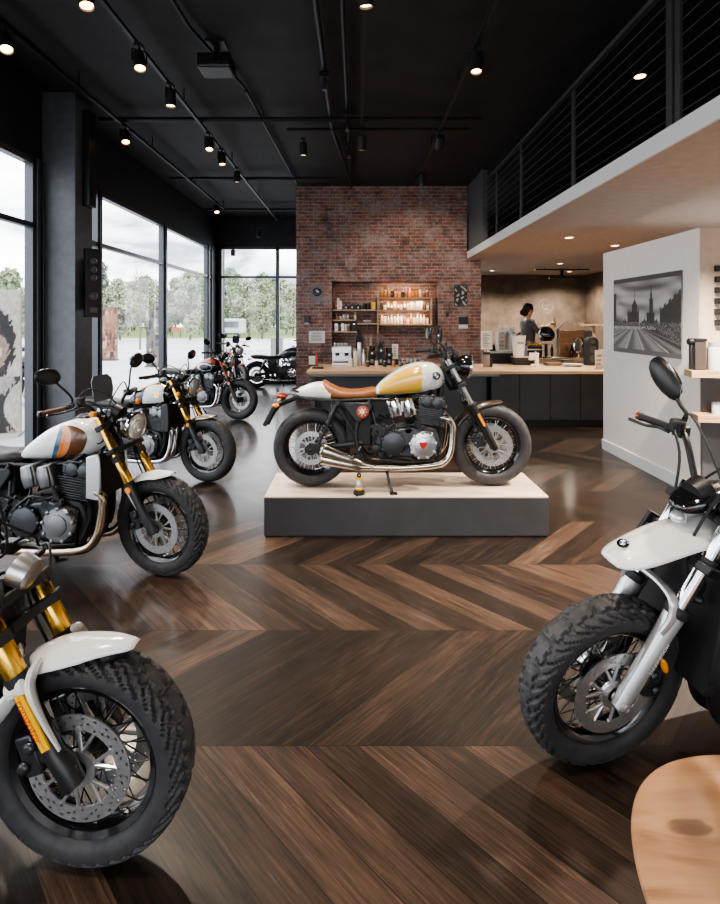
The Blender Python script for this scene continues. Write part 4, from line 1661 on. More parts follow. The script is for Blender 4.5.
for sx in (-.65, .65):
    MB().lathe([(-.11, .32), (.11, .32)], (sx, .5, .32), (1, 0, 0), 20).build('wheel', RUB, bs)
    MB().box(sx - .14, sx + .14, -.25, -.2, .6, .75).build('headlamp', GLS, bs, smooth=0)
sg = thing('roadside_sign', 'low orange sign standing beyond the road', 'sign', (px_x(176.5, 50), 50, -.06))
q = MB().box(-.45, .45, -.03, .03, .62, 1.02)
q.build('sign_panel', mat('faded orange sign', (.50, .15, .08), .6), sg, smooth=0)
q = MB().box(-.4, -.34, 0, .05, 0, .7).box(.34, .4, 0, .05, 0, .7)
q.build('sign_post', DKM, sg, smooth=0)
q = thing('made_up_planter', 'made-up dark grey planter box outside the near window', 'planter', (-6.6, 8.6, -.06))  # planter made up in place of dark panels reflected in the glass
MB().box(-.5, .5, -.3, .3, 0, .75).build('planter_body', mat('planter grey', (.10, .105, .11), .6), q, smooth=0, bev=.01)
MB().box(-.45, .45, -.25, .25, .74, .77).build('soil', mat('soil', (.05, .035, .025), .9), q, smooth=0)

# sky
w = bpy.data.worlds.new('sky')
SC.world = w
w.use_nodes = True
nt = w.node_tree
bg = nt.nodes['Background']
tc = nt.nodes.new('ShaderNodeTexCoord')
mp = nt.nodes.new('ShaderNodeMapping')
mp.inputs['Scale'].default_value = (2.4, 2.4, 8.5)
nt.links.new(tc.outputs['Generated'], mp.inputs['Vector'])
n = nt.nodes.new('ShaderNodeTexNoise')
n.inputs['Scale'].default_value = 1.3
n.inputs['Detail'].default_value = 9
n.inputs['Roughness'].default_value = .56
n.inputs['Distortion'].default_value = .35
nt.links.new(mp.outputs['Vector'], n.inputs['Vector'])
r = nt.nodes.new('ShaderNodeValToRGB')
e = r.color_ramp.elements
e[0].position, e[0].color = .40, (.20, .215, .255, 1)
e[1].position, e[1].color = .62, (1.0, 1.0, 1.0, 1)
x = e.new(.48)
x.color = (.55, .57, .61, 1)
nt.links.new(n.outputs['Fac'], r.inputs['Fac'])
nt.links.new(r.outputs['Color'], bg.inputs['Color'])
bg.inputs['Strength'].default_value = SKY
# ------------------------------------------------------------------ platform
PX0, PX1, PY0, PY1, PZ = -.714, 1.471, 3.955, 4.575, .314
pf = thing('display_platform', 'low charcoal display plinth with a pale oak top under the yellow tank motorcycle', 'display platform', ((PX0 + PX1) / 2, (PY0 + PY1) / 2, 0))
hw_, hd_ = (PX1 - PX0) / 2, (PY1 - PY0) / 2
MB().box(-hw_ + .01, hw_ - .01, -hd_ + .01, hd_ - .01, 0, .012).build('plinth_foot', BLKM, pf, smooth=0)
MB().box(-hw_, hw_, -hd_, hd_, .012, PZ - .012).build('plinth_body', mat('charcoal plinth', (.043, .045, .05), .55, var=.12, vscale=6, bump=.05, bscale=150), pf, smooth=0, bev=.003)
MB().box(-hw_, hw_, -hd_, hd_, PZ - .012, PZ).build('oak_top', OAKP, pf, smooth=0, bev=.002)

# small shock absorber standing on the platform
sx = (359 - 357) / 128.0
sh = thing('shock_damper', 'small yellow and steel damper standing upright on the oak plinth', 'damper', (sx, 4.015, PZ))
sh.scale = (.85, .85, .85)
q = MB()
q.lathe([(0, .052), (.012, .055), (.03, .05), (.036, .03)], n=22)
q.tube([(0, -.02, .02), (-.02, -.075, .012)], .012, 8)
q.build('base', BLK, sh)
MB().lathe([(.034, .026), (.05, .036), (.055, .036), (.06, .03)], n=20).build('collar', mat('yellow ring', (.8, .45, .02), .3), sh)
MB().lathe([(.058, .027), (.125, .027), (.13, .024)], n=20).build('damper_body', ALU, sh)
MB().lathe([(.128, .027), (.15, .027), (.152, .02)], n=20).build('yellow_band', MATS['yellow ring'], sh)
q = MB()
q.lathe([(.15, .012), (.16, .016)], n=16)
q.lathe([(-.014, .02), (.014, .02), (.014, .009), (-.014, .009)], (0, 0, .172), (0, 1, 0), 18, closed=True)
q.build('eyelet', BLK, sh)

# ------------------------------------------------------------------ wooden table (front right)
tb = thing('side_table', 'oval light oak low table with a dark knot in the top', 'table', (1.0, .85, 0))
t = NT('table oak with knot')
tc = t.n('ShaderNodeTexCoord')
KN = (-.233, .336)
vm = t.n('ShaderNodeVectorMath', operation='SUBTRACT')
t.l(tc.outputs['Object'], vm.inputs[0])
vm.inputs[1].default_value = (KN[0], KN[1], 0)
rt = t.n('ShaderNodeMapping')
rt.inputs['Rotation'].default_value = (0, 0, R(55))
rt.inputs['Scale'].default_value = (11, 24, 0)
t.l(vm.outputs[0], rt.inputs['Vector'])
ln = t.n('ShaderNodeVectorMath', operation='LENGTH')
t.l(rt.outputs[0], ln.inputs[0])
mp = t.n('ShaderNodeMapping')
mp.inputs['Rotation'].default_value = (0, 0, R(62))
mp.inputs['Scale'].default_value = (2.2, 26, 1)
t.l(tc.outputs['Object'], mp.inputs['Vector'])
bump_ = t.math('DIVIDE', 1.6, t.math('ADD', ln.outputs['Value'], .55))
cbn = t.n('ShaderNodeCombineXYZ')
t.l(bump_, cbn.inputs[1])
ad = t.n('ShaderNodeVectorMath', operation='ADD')
t.l(mp.outputs[0], ad.inputs[0])
t.l(cbn.outputs[0], ad.inputs[1])
n = t.n('ShaderNodeTexNoise', i_Scale=1.0, i_Detail=5.0, i_Roughness=.55, i_Distortion=.5)
t.l(ad.outputs[0], n.inputs['Vector'])
c = t.ramp(n.outputs['Fac'], [(.3, (.20, .095, .042)), (.5, (.285, .148, .072)), (.72, (.35, .195, .10))])
dk = t.ramp(t.math('ADD', ln.outputs['Value'], t.math('MULTIPLY', n.outputs['Fac'], .7)), [(.55, (1, 1, 1)), (.85, (.75, .75, .75)), (1.35, (0, 0, 0))])
t.l(t.mix(dk, c, (.10, .045, .02)), t.b.inputs['Base Color'])
t.b.inputs['Roughness'].default_value = .5
t.b.inputs['Coat Weight'].default_value = .05


def sup(a, rx, ry, e):
    return rx * math.copysign(abs(math.cos(a)) ** (2 / e), math.cos(a)), ry * math.copysign(abs(math.sin(a)) ** (2 / e), math.sin(a))


q = MB()
rings = []
for dz, k in ((-.03, .965), (-.024, .985), (-.012, .997), (-.004, 1.0), (0, .993), (.0006, .985)):
    rings.append([V(*sup(2 * PI * j / 96, .43 * k, .54 * k, 2.45), .5 + dz) for j in range(96)])
q.rings(rings)
q.build('table_top', t.m, tb, smooth=30)
for a in (45, 135, 225, 315):
    cx, cy = .26 * math.cos(R(a)), .34 * math.sin(R(a))
    MB().tube([(cx * 1.2, cy * 1.15, 0), (cx, cy, .475)], [.014, .022], 14).build('leg', OAK, tb)
MB().box(-.2, .2, -.28, .28, .445, .47).build('under_frame', OAK, tb, bev=.004)

# ------------------------------------------------------------------ counters
CT = .88
lc = thing('service_counter', 'long charcoal bar counter with an oak top in front of the brick niche', 'counter', (0, 0, 0))
q = MB().box(-.72, 2.06, 8.17, 8.95, .09, .80)
q.box(-.72, -.66, 8.06, 8.95, 0, .80)
q.build('counter_front', PANM, lc, smooth=0, bev=.004)
MB().box(-.64, 2.06, 8.22, 8.9, 0, .09).build('toe_kick', BLKM, lc, smooth=0)
MB().box(-.76, 2.20, 7.955, 8.0, .795, .835).build('counter_lip', mat('grey steel edge', (.17, .165, .16), .4, .4), lc, smooth=0, bev=.003)
MB().box(-.78, 2.22, 7.96, 9.3, .835, CT).build('worktop', OAK, lc, smooth=0, bev=.004)
rc = thing('cabinet_counter', 'run of charcoal cabinet fronts under an oak counter top beside the white wall', 'counter', (0, 0, 0))
MB().box(2.225, 4.5, 8.05, 8.95, .10, .83).build('carcass', BLKM, rc, smooth=0)
MB().box(2.08, 4.5, 8.08, 8.9, 0, .10).build('toe_kick', BLKM, rc, smooth=0)
xs = [2.09, 2.535, 3.01, 3.485, 3.96, 4.5]
for a, b in zip(xs[:-1], xs[1:]):
    MB().box(a + .004, b - .004, 8.02, 8.05, .11, .825).build('cabinet_door', CABM, rc, smooth=0, bev=.003)
MB().box(2.222, 4.52, 7.96, 9.3, .832, CT).build('worktop', OAK, rc, smooth=0, bev=.004)

# raised bar floor, back cabinet, work bench
struct(MB().box(2.48, 6.25, 9.45, 14.1, 0, .2).build('floor_bar', mat('bar floor', (.03, .03, .03), .6), smooth=0))
bc = thing('back_cabinet', 'black back cabinet with a light top right of the brick wall', 'cabinet', (0, 0, .2))
MB().box(2.56, 3.1, 9.9, 10.25, 0, .83).build('cabinet_body', BLKM, bc, smooth=0, bev=.003)
MB().box(2.53, 3.14, 9.87, 10.29, .83, .87).build('cabinet_top', mat('pale worktop', (.5, .46, .42), .4), bc, smooth=0, bev=.003)
wbch = thing('work_bench', 'dark work bench behind the counter holding the helmet and coffee machines', 'bench', (0, 0, .2))
MB().box(3.22, 4.62, 9.75, 10.35, .70, .745).build('bench_top', mat('bench top oak', (.32, .2, .11), .45), wbch, smooth=0, bev=.003)
MB().box(3.25, 4.59, 9.85, 10.3, .42, .46).build('shelf', BLKM, wbch, smooth=0)
for x in (3.27, 4.57):
    for y in (9.8, 10.3):
        MB().box(x - .025, x + .025, y - .025, y + .025, 0, .70).build('leg', BLKM, wbch, smooth=0)
BT = .945


def item(name, label, cat, x, y, z, group=None, rz=0):
    return thing(name, label, cat, (x, y, z), rz, group)


PAPER = mat('white paper', (.74, .72, .69), .7)
CERA = mat('cream ceramic', (.66, .62, .57), .35)
GLASSJ = mat('jar glass', (.5, .46, .42), .1, spec=.8, coat=.6)
INK = mat('grey print', (.18, .18, .18), .6)


def paper_lines(mb, x0, x1, z0, z1, n, y, seed):
    r_ = random.Random(seed)
    for k in range(n):
        z = z1 - (z1 - z0) * (k + .5) / n
        mb.box(x0, x0 + (x1 - x0) * r_.uniform(.55, 1), y - .001, y, z - (z1 - z0) / n * .2, z + (z1 - z0) / n * .2)


# ---- on the left counter, s(px/m) ~ 58 at y=8.9 ------------------------------------------------
def cx(px, D):
    return (px - 357) / 515 * D


# menu stand at the left end
o = item('flyer_holder', 'clear flyer holder with pale leaflets at the left end of the bar', 'flyer holder', cx(312, 8.9), 8.9, CT)
MB().box(-.06, .06, -.03, .05, 0, .02).box(-.06, .06, .03, .035, .02, .2).build('holder', BLKM, o, smooth=0)
MB().box(-.055, .055, .0, .028, .02, .17).build('leaflets', PAPER, o, smooth=0)
o = item('red_sign', 'narrow red card standing upright at the left end of the bar', 'card', cx(316.5, 8.85), 8.85, CT)
MB().obox((0, 0, .11), (.035, .012, .22), (0, -3, 0)).build('card', mat('red card', (.55, .05, .03), .5), o, smooth=0)
MB().box(-.03, .03, -.03, .03, 0, .012).build('card_foot', BLKM, o, smooth=0)
o = item('tray', 'small black tray lying at the left end of the bar', 'tray', cx(318, 8.4), 8.4, CT)
MB().box(-.09, .09, -.06, .06, 0, .008).box(-.09, -.08, -.06, .06, 0, .02).box(.08, .09, -.06, .06, 0, .02).box(-.09, .09, -.06, -.05, 0, .02).box(-.09, .09, .05, .06, 0, .02).build('tray_body', BLKM, o, smooth=0)

# espresso machine
o = item('espresso_machine', 'small steel espresso machine on the bar with cups stacked on its top', 'coffee machine', cx(342, 9.05), 9.05, CT)
q = MB().box(-.17, .17, -.14, .16, 0, .05)
q.box(-.17, .17, .02, .16, .05, .3).box(-.17, .17, -.15, .16, .22, .32).box(-.16, .16, -.14, .14, .32, .335)
q.build('machine_body', ALU, o, smooth=0, bev=.008)
for x in (-.08, .08):
    MB().cyl((x, -.08, .22), (x, -.08, .17), .035).tube([(x, -.08, .185), (x, -.2, .18)], .012, 8).build('portafilter', BLK, o)
MB().box(-.15, .15, -.14, .0, .05, .065).build('drip_tray', DKM, o, smooth=0)
for k, x in enumerate((-.12, -.06, .0, .06)):
    c_ = item('cup', '%s white cup from the left on top of the espresso machine' % ordn[k], 'cup', cx(342, 9.05) + x, 9.08, CT + .336, 'cups on the espresso machine')
    MB().lathe([(0, .018), (.004, .02), (.05, .027), (.048, .024), (.008, .016)], n=16).build('cup_body', CERA, c_)
    MB().tube([(.024, 0, .04), (.04, 0, .035), (.038, 0, .018), (.02, 0, .014)], .004, 6, 3).build('handle', CERA, c_)


def bottle(name, label, x, y, z, r, h, m, neck=.4, capm=None, group=None, cat='bottle', nn=14):
    o = item(name, label, cat, x, y, z, group)
    b_ = MB()
    if neck:
        b_.lathe([(0, r * .92), (.01, r), (h * .62, r), (h * .76, r * neck), (h * .95, r * neck), (h * .96, r * neck * .9)], n=nn)
        b_.build(cat, m, o)
        MB().lathe([(h * .95, r * neck * 1.15), (h, r * neck * 1.15), (h * 1.004, r * neck)], n=nn).build('cap', capm or BLK, o)
    else:
        b_.lathe([(0, r * .92), (.006, r), (h * .86, r), (h * .9, r * .93)], n=nn)
        b_.build(cat, m, o)
        MB().lathe([(h * .88, r * 1.0), (h, r * 1.0), (h * 1.004, r * .8)], n=nn).build('lid', capm or BLK, o)
    return o


bottle('bottle', 'short white squeeze bottle beside the espresso machine', cx(350.5, 8.75), 8.75, CT, .035, .2, CERA, .35)
bottle('bottle', 'tall white bottle with a grey top left of the steel flasks', cx(355.5, 8.8), 8.8, CT, .036, .3, CERA, 0, GRM)
bottle('flask', 'tallest steel vacuum flask standing on the bar', cx(359.8, 8.9), 8.9, CT, .042, .40, ALU, 0, ALU, cat='flask')
bottle('flask', 'slim steel vacuum flask right of the tallest flask on the bar', cx(363.8, 8.85), 8.85, CT, .034, .30, ALU, .5, OAKD, cat='flask')
# grinders / brewing machines
for k, (px, h, w_) in enumerate(((372, .34, .13), (381, .42, .13), (389, .30, .12))):
    lab = ['black coffee grinder right of the steel flasks', 'tallest black coffee grinder in the middle of the machines', 'short black coffee brewer left of the white tall box'][k]
    o = item('coffee_grinder', lab, 'coffee grinder', cx(px, 9.05), 9.05, CT)
    q = MB().box(-w_ / 2, w_ / 2, -.1, .1, 0, .04)
    q.box(-w_ / 2, w_ / 2, .01, .1, .04, h * .7).box(-w_ / 2, w_ / 2, -.1, .1, h * .5, h * .74)
    q.cyl((0, -.06, h * .5), (0, -.06, h * .42), .025)
    q.build('grinder_body', BLKM if k != 1 else BLK, o, smooth=35, bev=.006)
    MB().lathe([(h * .74, .04), (h * .78, .055), (h * .97, .06), (h, .05)], n=18).build('hopper', mat('smoked hopper', (.035, .03, .028), .15, coat=.6), o)
    MB().cyl((0, -.105, h * .62), (0, -.112, h * .62), .016).build('dial', ALU, o)
    MB().lathe([(.04, .025), (.1, .03), (.1, .026)], (0, -.05, 0), n=14).build('catch_cup', ALU, o)
for k, px in enumerate((368, 376.5, 385, 393.5)):
    bottle('jar', '%s small dark jar from the left in front of the coffee grinders' % ordn[k], cx(px, 8.7), 8.7, CT, .028, .1 + .02 * (k % 2), [mat('coffee brown', (.07, .035, .02), .4), CERA, BLKM, OAKD][k], 0, [ALU, BLK, ALU, BLK][k], 'jars in front of the grinders', 'jar')
o = item('price_board', 'tall narrow white box with a dark base right of the coffee grinders', 'box', cx(395, 9.15), 9.15, CT)
MB().box(-.05, .05, -.035, .035, .1, .36).build('box_body', PAPER, o, smooth=0)
MB().box(-.055, .055, -.045, .045, 0, .1).build('box_foot', BLKM, o, smooth=0)
q = MB()
paper_lines(q, -.03, .03, .14, .34, 5, -.036, 3)
q.build('print', INK, o, smooth=0)
o = item('glass_tray', 'black tray full of small glasses on the bar right of the white box', 'tray', cx(411, 9.0), 9.0, CT)
MB().box(-.2, .2, -.12, .12, 0, .015).box(-.2, -.19, -.12, .12, .015, .06).box(.19, .2, -.12, .12, .015, .06).box(-.2, .2, .11, .12, .015, .06).box(-.2, .2, -.12, -.11, .015, .05).build('tray_body', BLK, o, smooth=0)
for k in range(10):
    c_ = item('tumbler', '%s glass tumbler from the left in the black tray, %s row' % (ordn[k % 5], 'front' if k < 5 else 'rear'), 'glass', cx(411, 9.0) - .15 + .075 * (k % 5), 8.95 + .11 * (k // 5), CT + .016, 'tumblers in the black tray')
    MB().lathe([(0, .024), (.004, .027), (.1, .031), (.1, .028), (.008, .024)], n=12).build('tumbler_glass', mat('pale glass', (.55, .55, .55), .08, coat=.6), c_)
for k, px in enumerate((400, 404.5)):
    bottle('canister', 'small grey canister, %s right of the white tall box' % ordn[k], cx(px, 8.75), 8.75, CT, .03, .11, [GRM, OAKD][k], 0, cat='canister')

# ---- niche shelves
NIY = BY + .17
STM = mat('shelf post', (.10, .07, .045), .5)


def shelf(label, x0, x1, z, lit=False):
    o = thing('wall_shelf', label, 'shelf', ((x0 + x1) / 2, NIY, z - .03))
    w_ = (x1 - x0) / 2
    MB().box(-w_, w_, -.15, .168, 0, .03).build('shelf_board', OAKD, o, smooth=0, bev=.002)
    q = MB()
    for x in (-w_ + .06, w_ - .06):
        q.box(x - .01, x + .01, -.12, .165, -.012, 0)
    q.build('bracket', BLKM, o, smooth=0)


def nz(py):
    return 1.67 + (320 - py) * 10.4 / 515


XM = .42
ru = thing('shelf_upright', 'dark wooden upright dividing the niche shelves', 'upright', (XM, NIY, 0))
MB().box(-.014, .014, -.15, .168, nz(334), NZ1 - .28).build('upright_board', OAKD, ru, smooth=0)
ru = thing('shelf_upright', 'dark wooden upright at the right end of the niche shelves', 'upright', (1.50, NIY, 0))
MB().box(-.01, .01, -.15, .168, nz(325), nz(297)).build('upright_board', OAKD, ru, smooth=0)
R1, R2, R3 = nz(297.5), nz(310), nz(324)
L1, L2, L3, L4 = nz(309.5), nz(319.5), nz(331), nz(323)
shelf('top right shelf of the brick niche', XM + .016, 1.47, R1)
shelf('middle right shelf of the brick niche', XM + .016, 1.47, R2)
shelf('lowest right shelf of the brick niche', XM + .016, 1.47, R3)
shelf('upper left shelf of the brick niche', NX0 + .01, XM - .016, L1)
shelf('second left shelf of the brick niche', NX0 + .01, -.02, L2)
shelf('lowest short left shelf of the brick niche', NX0 + .01, 0.0, L3)
shelf('short dark shelf left of the niche upright', .0, XM - .016, L4)
JC = [('amber', mat('amber glass', (.34, .13, .04), .12, coat=.6)), ('clear', GLASSJ), ('cream', CERA), ('orange', mat('orange tin', (.55, .2, .07), .4)), ('dark', mat('dark glass', (.03, .02, .018), .12, coat=.6)), ('brown', mat('brown tin', (.16, .08, .045), .4)), ('pale', mat('pale carton', (.62, .52, .42), .6))]


def row(x0, x1, n, z, where, hmin, hmax, seed, cats, cols):
    r_ = random.Random(seed)
    for k in range(n):
        x = x0 + (x1 - x0) * (k + .5) / n
        nm, m_ = JC[r_.choice(cols)]
        ct = r_.choice(cats)
        h = r_.uniform(hmin, hmax)
        rr = min((x1 - x0) / n * .46, r_.uniform(.028, .042))
        lab = '%s %s, %s from the left on the %s' % (nm, ct, ordn[k], where)
        capm = [BLK, ALU, OAKD, mat('gold cap', (.6, .4, .15), .3, 1.)][r_.randrange(4)]
        if ct == 'bottle':
            bottle('bottle', lab, x, NIY - .02, z, rr, h, m_, .38, capm, 'goods on the ' + where, nn=12)
        elif ct == 'jar':
            bottle('jar', lab, x, NIY - .02, z, rr * 1.15, h * .72, m_, 0, capm, 'goods on the ' + where, 'jar', 12)
        else:
            o = item('carton', lab, 'carton', x, NIY - .02, z, 'goods on the ' + where)
            MB().box(-rr, rr, -.035, .035, 0, h * .8).build('carton_box', m_, o, smooth=0)
            MB().box(-rr * .7, rr * .7, -.0365, -.035, h * .25, h * .55).build('carton_label', PAPER, o, smooth=0)


row(.47, 1.46, 14, R1, 'top right niche shelf', .14, .24, 1, ['bottle', 'jar', 'jar'], [0, 0, 3, 4, 5, 1])
row(.47, 1.46, 15, R2, 'middle right niche shelf', .15, .22, 2, ['bottle', 'carton', 'jar', 'carton'], [2, 6, 3, 1, 5, 6, 4])
row(.47, 1.46, 15, R3, 'lowest right niche shelf', .15, .22, 3, ['carton', 'jar', 'bottle'], [2, 6, 1, 3, 6])
row(NX0 + .05, .0, 6, L2, 'second left niche shelf', .1, .17, 4, ['jar', 'bottle'], [1, 0, 5, 3])
row(NX0 + .05, -.13, 5, L3, 'lowest left niche shelf', .14, .2, 5, ['jar', 'carton'], [6, 2, 1, 5])
row(NX0 + .04, -.3, 3, L1, 'upper left niche shelf', .14, .3, 6, ['bottle', 'carton'], [0, 5, 3])
# black cameras
for k, x in enumerate((-.22, -.1, .02)):
    o = item('camera', '%s black camera from the left on the upper left niche shelf' % ordn[k], 'camera', x, NIY - .02, L1, 'cameras on the niche shelf')
    MB().box(-.05, .05, -.02, .03, 0, .08).box(-.025, .025, -.02, .03, .08, .105).build('camera_body', BLK, o, smooth=0, bev=.005)
    MB().lathe([(0, .033), (.04, .031), (.042, .026), (.03, .02), (.03, 0)], (0, -.02, .042), (0, -1, 0), 18).build('lens', BLKG, o)
    MB().lathe([(0, .012), (.008, .011)], (.035, .005, .08), (0, 0, 1), 12).build('dial', ALU, o)
o = item('tin', 'bright yellow tin at the right end of the upper left niche shelf', 'tin', .335, NIY - .02, L1)
MB().box(-.045, .045, -.04, .04, 0, .15).build('tin_body', mat('yellow tin', (.78, .5, .03), .35), o, smooth=0, bev=.005)
MB().cyl((0, 0, .15), (0, 0, .17), .02).build('cap', BLK, o)
for k, x in enumerate((.15, .23)):
    bottle('jar', 'black round jar, %s left of the yellow tin' % ['second', 'first'][k], x, NIY - .02, L1, .038, .12, BLK, 0, cat='jar')
for k in range(3):
    o = item('folded_cloth', 'grey folded cloth on the short dark shelf, %s from the bottom' % ordn[k], 'cloth', .2, NIY, L4 + .02 * k)
    MB().box(-.09 + .01 * k, .09 - .006 * k, -.06, .06, 0, .018).build('cloth', [GRM, mat('grey cloth', (.3, .29, .28), .8), CERA][k], o, smooth=0, bev=.006)
o = item('crate', 'black box right of the jars on the lowest short left shelf', 'box', -.06, NIY, L3)
MB().box(-.05, .05, -.1, .1, 0, .2).build('crate_body', BLKM, o, smooth=0, bev=.004)
MB().box(-.02, .02, -.104, -.1, .13, .15).build('handle', ALU, o, smooth=0)
# hanging apron + boards in the niche under the shelves
o = item('hanging_apron', 'black apron hanging under the niche shelf left of the wooden board', 'apron', .05, BY + .30, 1.0)
MB().prism([(-.07, .3), (.07, .3), (.08, .0), (-.08, 0)], -.012, .012).prism([(-.03, .42), (.03, .42), (.06, .3), (-.06, .3)], -.01, .01).build('apron_cloth', BLKM, o, smooth=0)
MB().tube([(-.03, 0, .42), (0, 0, .48), (.03, 0, .42)], .005, 6, 3).build('strap', BLK, o)
o = item('serving_board', 'wooden serving board leaning in the niche below the upright', 'board', .28, BY + .28, .86)
MB().prism([(-.07, 0), (.07, 0), (.07, .26), (.025, .3), (.02, .46), (-.02, .46), (-.025, .3), (-.07, .26)], -.01, .01).build('board', OAK, o, smooth=0, bev=.004)
o = item('pennant', 'dark triangular hanging scoop at the right end of the niche', 'scoop', cx(437.5, 10.2), 10.24, nz(334.5))
MB().prism([(-.1, .0), (.1, .0), (.07, .16), (.0, .22), (-.05, .16)], -.012, .012).build('scoop_body', mat('dark brown leather', (.05, .028, .018), .5), o, smooth=0, bev=.006)
MB().tube([(0, 0, .21), (0, .02, .26)], .006, 6).build('cord', BLK, o)

# ---- items fixed on the brick
def wallz(py, D=10.3):
    return 1.67 + (320 - py) * D / 515


WY = BY - .001
o = item('wall_clock', 'round black clock on a grey plate high on the left of the brick wall', 'clock', cx(316.5, BY), WY, wallz(302))
MB().box(-.115, .115, -.012, 0, 0, .34).build('back_plate', mat('grey plate', (.2, .2, .195), .6), o, smooth=0, bev=.003)
q = MB().lathe([(0, .085), (.03, .085), (.036, .075), (.028, .07), (.026, 0)], (.012, -.012, .2), (0, -1, 0), 28)
q.build('clock_case', BLK, o)
MB().box(.008, .016, -.043, -.04, .2, .25).obox((.03, -.0415, .2), (.04, .003, .006)).build('clock_hands', ALU, o, smooth=0)
o = item('mounted_intercom', 'small black intercom box on the brick above the white notice', 'intercom', cx(307, BY), WY, wallz(324.5))
MB().box(-.055, .055, -.045, 0, 0, .17).build('intercom_body', BLK, o, smooth=0, bev=.006)
MB().box(-.05, .05, -.047, -.04, -.002, .035).build('label_strip', mat('grey strip', (.4, .4, .4), .5), o, smooth=0)
o = item('wall_notice', 'white paper notice fixed to the left of the brick wall', 'notice', cx(317, BY), WY, wallz(343))
MB().box(-.16, .16, -.006, 0, 0, .24).build('sheet', PAPER, o, smooth=0)
q = MB()
paper_lines(q, -.12, .12, .03, .17, 5, -.007, 5)
q.box(-.09, .09, -.0075, -.0065, .19, .205)
q.build('print', INK, o, smooth=0)


def poster(u, v):
    nz_ = math.sin(u * 11 + 3 * math.sin(v * 7)) * math.sin(v * 13 + u * 4)
    return (.02, .02, .02) if nz_ < .1 else ((.45, .44, .42) if nz_ > .5 else (.14, .14, .135))


o = item('framed_print', 'small framed black and white print on the right of the brick wall', 'picture', cx(460.5, BY), WY, wallz(306.5))
MB().box(-.13, .13, -.02, 0, 0, .43).build('picture_frame', BLK, o, smooth=0, bev=.003)
p = painted('print', .23, .4, 24, 40, poster, .5, o)
p.location = (0, -.022, .015)
o = item('mounted_card_holder', 'small black and white card holder under the framed print', 'card holder', cx(463, BY), WY, wallz(328.5))
MB().box(-.09, .09, -.04, 0, 0, .08).build('card_stack', PAPER, o, smooth=0)
MB().box(-.09, .09, -.045, 0, .08, .23).build('holder', BLK, o, smooth=0, bev=.003)
o = item('wall_switch', 'tiny black wall switch right of the niche', 'switch', cx(447, BY), WY, wallz(317))
MB().box(-.03, .03, -.02, 0, 0, .085).build('switch_plate', BLK, o, smooth=0, bev=.003)
MB().box(-.012, .012, -.025, -.02, .03, .055).build('rocker', BLKG, o, smooth=0)

# ---- right counter
o = item('menu_stand', 'white menu card in a stand at the right end of the brick wall', 'menu card', cx(486.5, 9.1), 9.1, CT)
MB().box(-.1, .1, -.01, 0, .27, .60).build('menu_sheet', PAPER, o, smooth=0)
MB().box(-.005, .005, 0, .01, .0, .4).box(-.06, .06, -.05, .05, 0, .012).build('stand', BLKM, o, smooth=0)
q = MB()
paper_lines(q, -.07, .07, .3, .56, 9, -.011, 8)
q.build('print', INK, o, smooth=0)
o = item('glass_jar', 'clear straw jar with a black tap under the white menu card', 'jar', cx(486.5, 8.7), 8.7, CT)
MB().lathe([(0, .055), (.01, .06), (.2, .06), (.22, .045)], n=20).build('jar_glass', mat('smoky jar', (.22, .19, .17), .08, coat=.8), o)
MB().lathe([(.215, .06), (.245, .06), (.25, .04)], n=20).build('lid', BLK, o)
MB().box(.055, .1, -.02, .02, 0, .14).build('tap', BLK, o, smooth=0)
o = item('cup_rack', 'white drawer rack on the back cabinet with glasses on its top', 'rack', cx(505.5, 10.05), 10.05, 1.07)
q = MB().box(-.17, .17, -.1, .1, 0, .02).box(-.17, .17, -.1, .1, .36, .38)
for x in (-.17, -.06, .06, .158):
    q.box(x, x + .012, -.1, .1, .02, .36)
q.box(-.17, .17, .09, .1, .02, .36)
q.build('rack_frame', PAPER, o, smooth=0)
for k in range(4):
    MB().box(-.155, -.065, -.1, .06, .03 + .083 * k, .095 + .083 * k).build('drawer', mat('taupe drawer', (.42, .36, .31), .5), o, smooth=0)
    MB().box(.07, .15, -.1, .06, .03 + .083 * k, .095 + .083 * k).build('drawer', CERA, o, smooth=0)
for k in range(5):
    c_ = item('wine_glass', 'upturned glass, %s from the left on the white drawer rack' % ordn[k], 'glass', cx(505.5, 10.05) - .13 + .065 * k, 10.03, 1.451, 'glasses on the drawer rack')
    MB().lathe([(0, .028), (.05, .03), (.07, .012), (.075, .005), (.12, .005), (.123, .026)], n=14).build('glass', mat('pale glass', (.55, .55, .55), .08, coat=.6), c_)
o = item('kettle', 'small black kettle beside the white drawer rack', 'kettle', 2.63, 10.0, 1.071, None, 180)
MB().lathe([(0, .06), (.01, .065), (.1, .05), (.12, .03), (.13, .01)], n=18).build('kettle_body', BLK, o)
MB().tube([(.04, 0, .1), (.1, 0, .11), (.1, 0, .04), (.06, 0, .03)], .007, 6, 3).build('handle', BLK, o)
o = item('ice_bucket', 'white tapered bucket standing on the black till drawer', 'bucket', cx(518.5, 9.1), 9.1, CT + .146)
MB().lathe([(0, .085), (.01, .09), (.36, .125), (.37, .13), (.37, .12), (.03, .085)], n=28).build('bucket_shell', mat('milky plastic', (.78, .76, .72), .4), o)
q = MB()
for k in range(5):
    q.box(-.05 + .022 * k, -.036 + .022 * k, -.117, -.1, .23, .26)
q.build('bucket_print', INK, o, smooth=0)
MB().obox((-.02, .0, .38), (.12, .03, .025), (0, -35, 0)).build('scoop', BLKM, o, smooth=0)
o = item('card_terminal', 'white till screen on a foot at the front of the counter', 'till', cx(534.5, 8.9), 8.9, CT)
MB().obox((-.01, 0, .16), (.17, .015, .13), (14, 0, 0)).build('screen', PAPER, o, smooth=0, bev=.004)
MB().box(.015, .07, -.01, .04, .012, .2).box(-.0, .09, -.06, .06, 0, .012).build('foot', CERA, o, smooth=0, bev=.004)
